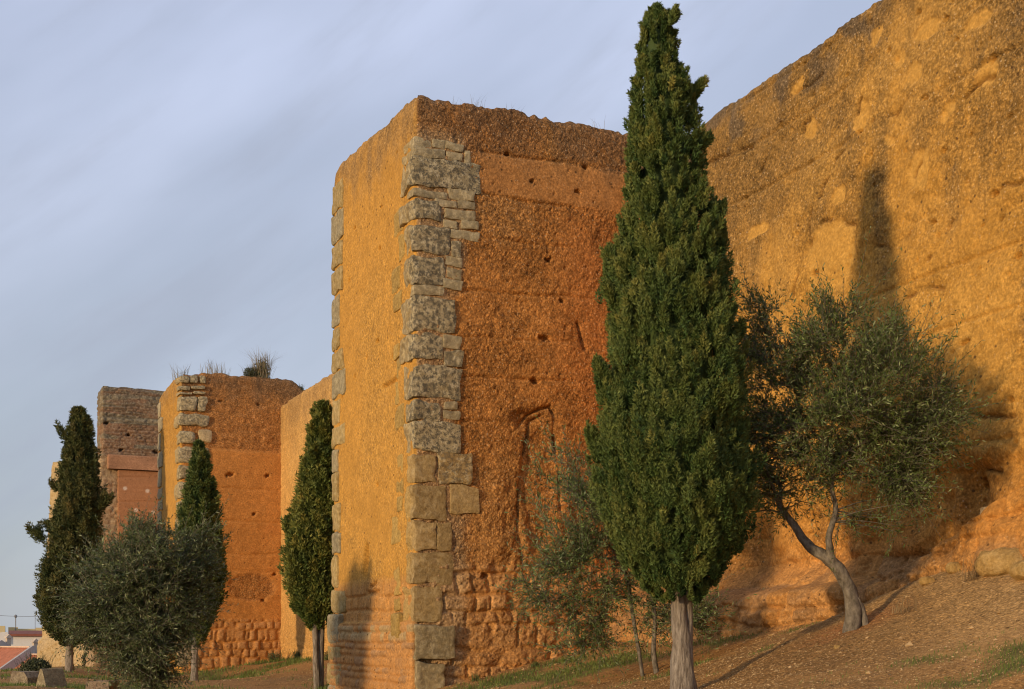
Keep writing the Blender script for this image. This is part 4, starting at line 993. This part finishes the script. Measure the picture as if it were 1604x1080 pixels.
# ------------------------------------------------------------------ olives
def olive(Y, base_px, trunk, blobs, nlimb, nsub, ntwig, nleaf, leafL, label, cat_group, seed, cA, cB, droop=.0, lw=.24, up=.25, barkm=None, subr=.012):
    rg = np.random.default_rng(seed); sc = Y/F
    X0 = (base_px-CX)*sc; z0 = gh(X0, Y)
    root = empty('olive_tree', (X0, Y, z0), label, 'tree', cat_group)
    tb = MB(); nodes = []
    for pts, rads in trunk:
        pw = np.array([[(a-CX)*sc, Y+dy, HZ+(HY-b)*sc] for a, b, dy in pts])
        if pts[0][1] > 960: pw[0, 2] = min(pw[0, 2], gh(pw[0, 0], pw[0, 1])-.08)
        pw = smooth_path(pw, 8*len(pts)); rd = np.interp(np.linspace(0, 1, len(pw)), np.linspace(0, 1, len(rads)), rads)
        tb.add(*tube(pw, rd, 14, wob=.16, seed=seed)); nodes += [(p, r) for p, r in zip(pw[len(pw)//2:], rd[len(pw)//2:])]
    tb.build('trunk', barkm or M_BARKO, root)
    bl = np.array(blobs, float); bl[:, 5] *= 1.25; wts = bl[:, 2]*bl[:, 3]*bl[:, 6]; wts /= wts.sum()
    def sample(fr, surf=False):
        b = bl[rg.choice(len(bl), p=wts)]; v = rg.normal(0, 1, 3); v /= np.linalg.norm(v); r = fr*(rg.random()**(1/3.) if not surf else rg.uniform(.7, 1))
        return np.array([(b[0]-CX+v[0]*b[2]*r)*sc, Y+b[4]+v[1]*b[5]*r, HZ+(HY-b[1]+v[2]*b[3]*r)*sc])
    bm_ = MB()
    def connect(target, pool, r0, n, bow, k=5):
        P_ = np.array([p for p, _ in pool]); dd = np.linalg.norm(P_-target, axis=1)+np.maximum(0, P_[:, 2]-target[2])*.8
        j = int(np.argmin(dd+rg.random(len(dd))*.25)); a = P_[j]; ra = min(r0, pool[j][1]*.8)
        mid = (a+target)/2+np.array([0, 0, bow*np.linalg.norm(target-a)])+rg.normal(0, .07, 3)*np.linalg.norm(target-a)
        pw = smooth_path([a, mid, target], n); rd = np.linspace(ra, max(ra*.35, .003), n)
        bm_.add(*tube(pw, rd, k)); return [(p, r) for p, r in zip(pw[1:], rd[1:])]
    limb = list(nodes)
    for _ in range(nlimb): limb += connect(sample(.6), limb, .04, 7, .10, 6)
    sub = []
    for _ in range(nsub): sub += connect(sample(.93), limb, subr, 6, .08, 4)
    allp = sub; SP = np.array([p for p, _ in allp])
    cen = (bl[:, :2]*wts[:, None]).sum(0); cW = np.array([(cen[0]-CX)*sc, Y, HZ+(HY-cen[1])*sc])
    ks = rg.choice(len(SP), ntwig); tw0 = SP[ks]+rg.normal(0, .03, (ntwig, 3))
    out = tw0-cW; out /= np.linalg.norm(out, axis=1)[:, None]+1e-9
    dr = out*.55+rg.normal(0, .55, (ntwig, 3))+np.array([0, 0, up]); dr /= np.linalg.norm(dr, axis=1)[:, None]
    Lt = rg.uniform(.16, .46, ntwig)*leafL/.066; shoot = rg.random(ntwig) < .12; Lt[shoot] *= 1.8; dr[shoot, 2] += .5; dr[shoot] += out[shoot]*.6; dr /= np.linalg.norm(dr, axis=1)[:, None]
    g = np.array([0, 0, -1.])
    for a in range(ntwig):
        p1 = tw0[a]+dr[a]*Lt[a]*.5; p2 = tw0[a]+dr[a]*Lt[a]+g*droop*Lt[a]
        bm_.add(*tube(np.array([tw0[a], p1, p2]), np.array([.0035, .0028, .0015])*leafL/.062, 3))
    bm_.build('branches', M_BARKT, root)
    m = nleaf; pi = np.repeat(np.arange(ntwig), m); t = np.tile(np.linspace(.05, 1.0, m), ntwig)+rg.normal(0, .02, ntwig*m)
    c = tw0[pi]+dr[pi]*(t*Lt[pi])[:, None]+g*(droop*Lt[pi]*t*t)[:, None]
    D = dr[pi]; rv = rg.normal(0, 1, (len(pi), 3)); sd_ = np.cross(D, rv); sd_ /= np.linalg.norm(sd_, axis=1)[:, None]+1e-9
    ld = D*rg.uniform(.35, 1.0, len(pi))[:, None]+sd_*rg.uniform(.5, 1, len(pi))[:, None]+np.array([0, 0, .12-droop*.5]); ld /= np.linalg.norm(ld, axis=1)[:, None]
    wd = np.cross(ld, rg.normal(0, 1, (len(pi), 3))); wd /= np.linalg.norm(wd, axis=1)[:, None]+1e-9
    ll = leafL*rg.uniform(.6, 1.2, len(pi)); ww = ll*lw*.5
    v0 = c; v1 = c+ld*(ll*.5)[:, None]+wd*ww[:, None]; v2 = c+ld*ll[:, None]; v3 = c+ld*(ll*.5)[:, None]-wd*ww[:, None]
    V = np.stack([v0, v1, v2, v3], 1).reshape(-1, 3); Fc = np.arange(len(pi)*4).reshape(-1, 4)
    tt = rg.normal(0, 1, ntwig)[pi]*.18+rg.normal(0, .16, len(pi)); mixv = (rg.random(len(pi)) < .24)*1.0
    C = (np.array(cA)[None]*(1-mixv)[:, None]+np.array(cB)[None]*mixv[:, None])*np.clip(1+tt, .45, 1.7)[:, None]
    mesh_obj('foliage', V, Fc, M_OLV, root, np.repeat(C, 4, 0), None, False)
    return root
OG, OS = (.090, .130, .032), (.20, .235, .10)
olive(17.6, 1338, [([(1334, 990, 0), (1336, 950, 0), (1322, 905, 0), (1300, 878, 0), (1270, 855, .1), (1250, 825, .15), (1225, 790, .2)], [.125, .10, .085, .08, .065, .05, .035]),
                  ([(1318, 903, 0), (1301, 874, -.05), (1296, 840, -.1), (1306, 800, -.1), (1300, 755, -.1), (1318, 700, -.1)], [.075, .055, .04, .034, .026, .02]),
                  ([(1356, 985, -.02), (1350, 958, -.02), (1336, 930, 0)], [.05, .045, .05])],
      [(1222, 580, 78, 110, .1, .75, .6), (1310, 570, 95, 95, -.1, .8, .9), (1385, 610, 85, 115, -.2, .8, 1), (1205, 720, 62, 105, .1, .6, .65), (1310, 690, 100, 95, -.25, .8, 1), (1420, 700, 75, 105, -.15, .55, 1),
       (1465, 640, 48, 66, -.15, .4, .7), (1175, 505, 34, 50, 0, .4, .5), (1340, 484, 20, 34, -.1, .3, .6), (1405, 775, 50, 68, -.2, .5, .7), (1500, 610, 20, 40, -.1, .2, .25), (1262, 660, 62, 110, 0, .7, .8), (1265, 780, 40, 45, 0, .5, .4)],
      36, 560, 4300, 16, .068, 'bushy leaning olive with a twisted grey trunk, right of the tallest cypress', 'olive trees below the rampart', 21, OG, OS)
olive(21.3, 1028, [([(1030, 1068, 0), (1024, 1020, 0), (1026, 970, 0), (1020, 930, 0)], [.05, .04, .035, .03]), ([(1008, 1010, 0), (992, 965, .05), (985, 920, .05), (972, 860, .1)], [.03, .03, .028, .02])],
      [(900, 800, 85, 75, 0, .6, 1), (930, 880, 90, 70, 0, .6, 1), (960, 800, 60, 80, 0, .5, .8), (875, 920, 75, 60, 0, .5, .7), (870, 740, 30, 70, 0, .3, .3), (970, 950, 90, 50, 0, .5, .7), (900, 1000, 85, 40, .1, .4, .35), (1090, 965, 55, 42, .1, .4, .7), (1035, 960, 40, 50, .1, .4, .4), (940, 1010, 60, 30, .1, .3, .35)],
      22, 250, 2050, 14, .080, 'sparse young olive before the near tower, behind the tallest cypress', 'olive trees below the rampart', 22, (.105, .155, .045), (.21, .26, .12), subr=.008)
olive(25.9, 232, [([(232, 1092, 0), (230, 1060, 0), (226, 1010, 0), (222, 960, 0)], [.12, .10, .09, .07]), ([(240, 1092, .1), (250, 1050, .1), (258, 980, .1)], [.07, .06, .05])],
      [(180, 925, 62, 72, 0, .9, 1), (232, 900, 62, 78, 0, 1.0, 1), (282, 930, 46, 72, 0, .8, 1), (215, 838, 14, 26, 0, .2, .12), (245, 828, 16, 26, 0, .2, .15), (150, 890, 24, 30, 0, .3, .2), (325, 850, 12, 36, 0, .2, .12), (225, 1000, 75, 65, -.1, .8, 1), (160, 965, 45, 55, 0, .6, .6), (240, 1050, 42, 40, -.1, .5, .5), (315, 890, 22, 45, 0, .3, .4), (265, 850, 34, 36, 0, .4, .4)],
      28, 420, 5200, 17, .088, 'round grey-green olive at lower left, its branches drooping to the ground', 'olive trees below the rampart', 23, (.092, .122, .042), (.22, .245, .125), droop=.12)

# ------------------------------------------------------------------ plants on the tower tops and weeds
def clump(p, n, h, spread, wid, label, name, cat, seed, c0=(.30, .25, .15), leafy=0, group=None):
    rg = np.random.default_rng(seed); m = MB()
    P0 = np.array(p)+np.stack([np.clip(rg.normal(0, spread*.55, n), -spread, spread), np.clip(rg.normal(0, spread*.4, n), -spread, spread), np.zeros(n)], 1)
    V, Fc = blades(P0, h*rg.uniform(.35, 1.1, n), rg.uniform(.05, .95, n), wid*np.ones(n), rg)
    m.add(V, Fc, np.repeat(np.array(c0)[None]*rg.uniform(.6, 1.3, (n, 1)), 5, 0))
    if leafy:
        v = rg.normal(0, 1, (leafy, 3)); v /= np.linalg.norm(v, axis=1)[:, None]; v *= (rg.random(leafy)**.5)[:, None]*np.array([spread*1.2, spread*1.2, h*.34]); c = np.array(p)+np.array([0, 0, h*.3])+v
        d = rg.normal(0, 1, (leafy, 3)); d /= np.linalg.norm(d, axis=1)[:, None]; s = np.cross(d, rg.normal(0, 1, (leafy, 3))); s /= np.linalg.norm(s, axis=1)[:, None]; q = h*.09
        V = np.stack([c-s*q*.3, c+s*q*.3, c+d*q], 1).reshape(-1, 3)
        m.add(V, np.arange(leafy*3).reshape(-1, 3), np.repeat(np.array([.09, .10, .05])[None]*rg.uniform(.6, 1.5, (leafy, 1)), 3, 0))
    o = m.build(name, M_DRY, None, False); return tag(o, label, cat, group)
GG = 'dry plants growing on the tower tops'
def on2(px, back=.5, drop=0.):
    s = g2(px, 590)[0]; zt = np.interp(s, t2s, t2z); q = A2+s*dR+back*dL; return (q[0], q[1], zt-.02-drop)
clump(on2(415, .4), 300, 1.35, .30, .008, 'tallest dry grass tuft on the middle tower, right of the dark bush', 'dry_grass_clump', 'plant', 41, leafy=150, group=GG)
clump(on2(398, .5), 120, .75, .28, .008, 'dark low bush on top of the middle tower, left of its tallest dry tuft', 'small_bush', 'plant', 42, (.18, .16, .09), leafy=900, group=GG)
clump(on2(340, .5), 110, .75, .50, .007, 'thin dry grass along the middle tower crest, above the stone corner', 'dry_grass_clump', 'plant', 43, group=GG)
q = A2+2.4*dL+.4*dR
clump((q[0], q[1], 12.1), 120, 1.15, .30, .009, 'pale dry tuft leaning out at the left edge of the middle tower top', 'dry_grass_clump', 'plant', 44, group=GG)
clump(on2(474, .2, .15), 20, .5, .12, .008, 'small green plant at the right-hand end of the middle tower top', 'small_bush', 'plant', 45, (.10, .12, .05), leafy=220, group=GG)
def on1(px, back=.4):
    s = fs(px, 160)[0]; zt = np.interp(s, s_t, z_t); q = A1+s*dR+back*dL; return (q[0], q[1], zt-.03)
for px, n_, h_, lab, sd_ in ((722, 22, .32, 'sparse dry stems on the near tower top, closest to its corner', 46), (756, 26, .42, 'second dry tuft from the corner along the near tower top', 47),
                             (815, 20, .36, 'few bent dry stalks midway along the near tower top', 48), (945, 22, .40, 'few thin dry stems on the near tower beside the tallest cypress', 49)):
    clump(on1(px), n_, h_, .20, .0034, lab, 'dry_grass_clump', 'plant', sd_, group=GG)
for (px, Y, h, n, lf, lab, sd_, c0) in ((1415, 17.2, .30, 50, 0, 'dry twiggy weed at the wall foot, right of the leaning olive trunk', 51, (.30, .22, .11)),
                                (1525, 17.3, .42, 60, 0, 'dry twiggy weed beside the boulder at lower right', 52, (.28, .20, .10)),
                                (468, 52.5, .5, 90, 500, 'green weeds at the foot of the yellow rampart beyond the near tower', 53, (.13, .17, .06)),
                                (430, 53.5, .6, 60, 400, 'leafy weed in the corner where the middle tower meets the yellow rampart', 54, (.13, .17, .06)),
                                (512, 47., .5, 60, 400, 'green weeds hard against the left edge of the near tower base', 55, (.15, .19, .06)),
                                (838, 26.1, .16, 60, 150, 'small green weed tuft at the foot of the near tower side wall', 56, (.12, .17, .05)),
                                (745, 25.9, .2, 60, 150, 'small green weed tuft at the near tower foot, closest to its corner', 57, (.12, .17, .05))):
    c = P(px, 1000, Y); clump((c[0], c[1], gh(c[0], c[1])), n, h, h*.5, .004*max(1, Y/22), lab, 'weed_tuft', 'plant', sd_, c0, lf, 'weeds at the wall foot')
c = P(56, 1045, 44.); clump((c[0], c[1], min(gh(c[0], c[1]), c[2])), 160, 1.1, .42, .01, 'dark green bush in front of the lowest red roof, behind the stone blocks', 'bush', 'bush', 58, (.05, .07, .03), 2600)
c = P(145, 1030, 80.); clump((c[0], c[1], gh(c[0], c[1])), 60, 1.6, .5, .02, 'small dark bush at the foot of the farthest pale tower', 'bush', 'bush', 59, (.06, .06, .03), 1500)

# ------------------------------------------------------------------ loose blocks and boulders
def boulder(px, py_base, Y, w, h, dp, seed, label, name='boulder', col=(.52, .335, .115), rnd=.4, amp=.07, rot=0., cat='boulder', group='boulders at the wall foot', sink=.25, lich=.15):
    c = P(px, py_base, Y); z = gh(c[0], c[1])
    V, Fc = stone_box(-w/2, w/2, -dp/2, dp/2, -h*sink, h, .035, rnd*min(w, h), amp, seed)
    if name == 'boulder':
        q = np.array([w/2, dp/2, h*.62]); o_ = np.array([0, 0, h*.38]); u_ = (V-o_)/q; ln = np.linalg.norm(u_, axis=1)[:, None]
        V = V*.35+.65*(o_+u_/ln*q*(1+.10*fbm(u_[:, 0]*2+seed, u_[:, 1]*2, u_[:, 2]*2, 3, seed))[:, None])
    ca, sa = math.cos(rot), math.sin(rot)
    W3 = np.stack([c[0]+V[:, 0]*ca-V[:, 1]*sa, c[1]+V[:, 0]*sa+V[:, 1]*ca, z+V[:, 2]], 1)
    o = mesh_obj(name, W3, Fc, M_STONE, None, np.tile(col, (len(V), 1)), np.full(len(V), lich)); return tag(o, label, cat, group)
boulder(1572, 925, 17.1, .70, .30, .5, 801, 'large smooth yellow boulder at the right edge by the wall foot', rot=-.9)
boulder(1612, 940, 16.3, .44, .20, .36, 805, 'yellow boulder cut off by the right edge of the photo, beside the large one', rot=.3)
boulder(1452, 915, 18.2, .22, .10, .18, 802, 'small pale rock on the crest of the slope, right of the leaning olive', amp=.02)
boulder(1496, 905, 18.2, .26, .14, .2, 806, 'rounded yellow rock half buried between the small pale rock and the large boulder', amp=.02)
boulder(1311, 990, 16.6, .09, .05, .08, 803, 'fist-sized pale stone on the slope below the leaning olive', amp=.01, sink=.5)
for i, (sx0, w_, zq, hh) in enumerate(((.30, .26, 3.22, .15), (.575, .15, 3.22, .15))):
    u0 = fa(1552, 815)[0]+sx0
    V, Fc = stone_box(u0, u0+w_, -.42, .1, zq, zq+hh, .03, .02, .008, 820+i); V[:, 1] -= .08*(V[:, 1] < -.2)
    W3 = np.stack([C1[0]+V[:, 0]*CUR_D[0]+V[:, 1]*dR[0], C1[1]+V[:, 0]*CUR_D[1]+V[:, 1]*dR[1], V[:, 2]], 1)
    mesh_obj('facing_stone', W3, Fc, M_STONE, curA, np.tile((.58, .42, .22), (len(V), 1)), np.full(len(V), .1))
# wedge-shaped carved block
def prism(pts2, y0, y1, cen, rot, name, mat, label, cat, seed, col, group):
    n = len(pts2); m = 14
    V = []; Fq = []
    rings = []
    for j, t in enumerate(np.linspace(0, 1, m)):
        rings.append(np.array([[a, y0+(y1-y0)*t, b] for a, b in dens(pts2, 8)]))
    k = len(rings[0]); V = np.concatenate(rings); idx = np.arange(m*k).reshape(m, k); nx = np.roll(idx, -1, 1)
    q = np.stack([idx[:-1], idx[1:], nx[1:], nx[:-1]], -1).reshape(-1, 4)
    faces = [q[:, [0, 1, 2]], q[:, [0, 2, 3]]]
    for rr_, fl in ((0, 1), (m-1, 0)):
        ce = len(V); V = np.concatenate([V, V[idx[rr_]].mean(0)[None]])
        t = np.stack([idx[rr_], nx[rr_], np.full(k, ce)], -1); faces.append(t[:, ::-1] if not fl else t)
    Fq = np.concatenate(faces)
    V = V+.012*np.stack([fbm(V[:, 0]*6, V[:, 1]*6, V[:, 2]*6, 3, seed+i) for i in range(3)], 1)
    ca, sa = math.cos(rot), math.sin(rot)
    W3 = np.stack([cen[0]+V[:, 0]*ca-V[:, 1]*sa, cen[1]+V[:, 0]*sa+V[:, 1]*ca, cen[2]+V[:, 2]], 1)
    o = mesh_obj(name, W3, Fq, mat, None, np.tile(col, (len(W3), 1)), np.full(len(W3), .35), False); return tag(o, label, cat, group)
def dens(pts, k):
    o = []
    for (a, b) in zip(pts, pts[1:]+pts[:1]):
        for t in np.linspace(0, 1, k, endpoint=False): o.append((a[0]+(b[0]-a[0])*t, a[1]+(b[1]-a[1])*t))
    return o
GB = 'cut stone blocks lying on the grass'
c = P(78, 1080, 28.); zg = c[2]
prism([(-.36, -.35), (.34, -.35), (.03, .43), (-.05, .44)], -.2, .30, (c[0], c[1], zg), math.radians(-38), 'stone_block', M_STONE, 'wedge-shaped stone block with one dark side, on the grass at lower left', 'stone block', 830, (.36, .29, .17), GB)
c = P(41, 1070, 33.); 
prism([(-.34, -.3), (.30, -.3), (.30, .16), (.18, .30), (-.18, .31)], -.3, .3, (c[0], c[1], c[2]-.02), -.35, 'stone_block', M_STONE, 'low brown stone block in front of the red roofs, farthest left of the blocks', 'stone block', 831, (.30, .23, .15), GB)
c = P(160, 1084, 27.);
prism([(-.28, -.3), (.30, -.3), (.27, .22), (-.24, .22)], -.22, .25, (c[0], c[1], c[2]), -.2, 'stone_block', M_STONE, 'square stone block at the bottom edge, between wedge block and round olive', 'stone block', 832, (.34, .25, .17), GB)

# ------------------------------------------------------------------ town below
M_TILE = plain('clay_roof_tiles', (.46, .17, .09), .2, 2., .85, (3.2, math.radians(45)))
M_WHITE = plain('white_render', (.74, .70, .62), .06, .5); M_GREY = plain('grey_render', (.40, .38, .36), .1, .8); M_CREAM = plain('cream_render', (.62, .50, .26), .1, .4)
M_DKW = plain('window_glass', (.10, .12, .14), .2, 1., .3); M_CHIM = plain('chimney_render', (.50, .42, .33), .2, 2.); M_METAL = plain('grey_metal', (.22, .22, .23), .1, 2., .5); M_DTILE = plain('brown_roof_edge', (.27, .10, .065), .2, 2.); M_TRIM = plain('pale_ridge_trim', (.62, .46, .34), .1, 2.)
def boxw(o, ax, ay, x0, x1, y0, y1, z0, z1):
    V = np.array([[x, y, z] for z in (z0, z1) for y in (y0, y1) for x in (x0, x1)], float)
    W3 = np.stack([o[0]+V[:, 0]*ax[0]+V[:, 1]*ay[0], o[1]+V[:, 0]*ax[1]+V[:, 1]*ay[1], V[:, 2]], 1)
    Fq = np.array([[0, 2, 3, 1], [4, 5, 7, 6], [0, 1, 5, 4], [1, 3, 7, 5], [3, 2, 6, 7], [2, 0, 4, 6]])
    return W3, Fq
def prismw(o, ax, ay, prof, y0, y1):
    """profile (x,z) extruded along ay"""
    n = len(prof); V = np.array([[a, y, b] for y in (y0, y1) for a, b in prof], float)
    W3 = np.stack([o[0]+V[:, 0]*ax[0]+V[:, 1]*ay[0], o[1]+V[:, 0]*ax[1]+V[:, 1]*ay[1], V[:, 2]], 1)
    f = [tuple(range(n)), tuple(range(2*n-1, n-1, -1))]+[(i, i+n, (i+1) % n+n, (i+1) % n) for i in range(n)]
    return W3, f
def row_house(a, wl, wr, drop, Ln, label, chims):
    """gable apex at image px,py; ridge runs back-left; slope wl falls left-near, wr falls right-far"""
    ax = np.array([.707, .707]); ay = np.array([-.707, .707]); zr = a[2]; sl = drop/wl
    root = empty('row_house', (a[0], a[1], -6), label, 'house', 'terraced houses below the rampart')
    mesh_obj('wall', *prismw(a, ax, ay, [(-wl+.3, -6), (wr-.3, -6), (wr-.3, zr-(wr-.3)*sl-.12), (0, zr-.12), (-wl+.3, zr-(wl-.3)*sl-.12)], .15, Ln), M_WHITE, root, smooth=False)
    rf = mesh_obj('roof', *prismw(a, ax, ay, [(-wl, zr-drop-.1), (0, zr-.1), (wr, zr-wr*sl-.1), (wr, zr-wr*sl), (0, zr), (-wl, zr-drop)], .25, Ln), M_TILE, root, smooth=False)
    mesh_obj('gable_parapet', *prismw(a, ax, ay, [(-wl-.05, -6), (wr+.05, -6), (wr+.05, zr-wr*sl+.14), (0, zr+.16), (-wl-.05, zr-drop+.14)], -.15, .2), M_GREY, root, smooth=False)
    mesh_obj('ridge_trim', *boxw((a[0], a[1]), ax, ay, -.16, .16, .25, Ln, zr-.02, zr+.10), M_TRIM, root, smooth=False)
    for (cx_, cy_, h) in chims:
        V1, F1_ = boxw((a[0], a[1]), ax, ay, cx_-.17, cx_+.17, cy_-.17, cy_+.17, zr-2, zr+h); ch = mesh_obj('chimney', V1, F1_, M_CHIM, rf, smooth=False)
        mesh_obj('cap', *prismw((a[0], a[1]), ax, ay, [(cx_-.30, zr+h-.02), (cx_+.30, zr+h-.02), (cx_+.22, zr+h+.10), (cx_, zr+h+.32), (cx_-.22, zr+h+.10)], cy_-.25, cy_+.25), M_CHIM, rf, smooth=False)
    return root
a1 = P(51, 1014.5, 110.); a2 = a1+np.array([4.24, -4.24, -.60]); a0 = a1+np.array([-4.24, 4.24, .45])
row_house(a2, 5.5, 2.6, 3.7, 6.0, 'red-roofed house lowest in the row, its roof touching the stone blocks in view', [])
row_house(a1, 5.5, 2.6, 3.7, 6.0, 'middle red-roofed house of the row, grey gable with chimney on its right slope', [(.45, .5, .42)])
row_house(a0, 5.5, 2.8, 3.7, 6.5, 'red-roofed house at the left edge, farthest of the row, chimney on its ridge', [(.9, .6, .35)])
# white gabled building
ay = np.array([-.352, .936]); ax = np.array([.936, .352])
wb = P(12, 991, 140.); root = empty('white_house', (wb[0], wb[1], -6), 'long white house with a thin brown roof edge behind the red roofs', 'house')
mesh_obj('wall', *boxw(wb, ax, ay, -6, 6.2, 0, 9, -6, wb[2]-.35), M_WHITE, root, smooth=False)
mesh_obj('gable', *prismw(wb, ax, ay, [(-6, wb[2]-1.2), (0, wb[2]-1.2), (0, wb[2]+.02), (-.5, wb[2]+.05), (-6, wb[2]-1.1)], -.25, .05), M_WHITE, root, smooth=False)
rf = mesh_obj('roof', *prismw(wb, ay, ax, [(-.3, wb[2]-.40), (4.5, wb[2]+.05), (9.3, wb[2]-.40), (9.3, wb[2]-.25), (4.5, wb[2]+.22), (-.3, wb[2]-.16)], .1, 6.4), M_DTILE, root, smooth=False)
# cream building
cb_ = P(13, 984, 175.); root = empty('cream_building', (cb_[0], cb_[1], -6), 'cream flat-roofed building on the skyline behind the white house', 'building')
mesh_obj('wall', *boxw(cb_, ax, ay, 0, 8, 0, 10, -6, cb_[2]-.1), M_CREAM, root, smooth=False)
mesh_obj('wall', *boxw(cb_, ax, ay, -7, -.4, -2, 10, -6, cb_[2]+.25), M_CREAM, root, smooth=False)
mesh_obj('parapet', *boxw(cb_, ax, ay, 0, 1.2, -.06, 1, cb_[2]-.5, cb_[2]+.1), M_CREAM, root, smooth=False)
mesh_obj('parapet', *boxw(cb_, ax, ay, 3.4, 4.6, -.06, 1, cb_[2]-.5, cb_[2]+.05), M_CREAM, root, smooth=False)
for xw in (1.2, 3.2):
    fr = mesh_obj('window', *boxw(cb_, ax, ay, xw-.1, xw+.9, -.06, .1, cb_[2]-1.25, cb_[2]-.6), M_WHITE, root, smooth=False)
    mesh_obj('pane', *boxw(cb_, ax, ay, xw, xw+.36, -.09, 0, cb_[2]-1.17, cb_[2]-.68), M_DKW, fr, smooth=False)
    mesh_obj('pane', *boxw(cb_, ax, ay, xw+.44, xw+.8, -.09, 0, cb_[2]-1.17, cb_[2]-.68), M_DKW, fr, smooth=False)
for (px, pt, lab, head) in ((11, 966, 'rooftop mast with a small round head, leftmost above the cream building', 1), (42, 966, 'thin faint mast between the two thicker masts above the cream building', 0), (56, 962, 'bare mast on the cream building, nearest the ragged cypress', 2)):
    t_ = P(px, pt, 172.); mb = MB(); r0 = .035 if head == 0 else .06
    mb.add(*tube(np.array([[t_[0], 172.+3., -5.9], [t_[0], 172.+3., 2.5], [t_[0], 172.+3., t_[2]]]), np.array([r0, r0, r0]), 6))
    if head == 1: mb.add(*tube(np.array([[t_[0], 175., t_[2]-.15], [t_[0], 175., t_[2]+.12], [t_[0], 175., t_[2]+.3]]), np.array([.10, .24, .06]), 8))
    if head == 2: mb.add(*tube(np.array([[t_[0]-.35, 175., t_[2]-.2], [t_[0]+.35, 175., t_[2]-.2]]), np.array([.03, .03]), 5))
    tag(mb.build('mast', M_METAL), lab, 'mast', 'masts on the skyline')
a = P(-60, 958, 172.); b = P(75, 966, 176.); pts = smooth_path([a, (a+b)/2-np.array([0, 0, .25]), b], 16)
mb = MB(); mb.add(*tube(pts, np.full(16, .025), 4)); tag(mb.build('overhead_cable', M_METAL), 'thin overhead cable crossing the sky above the cream building', 'cable')
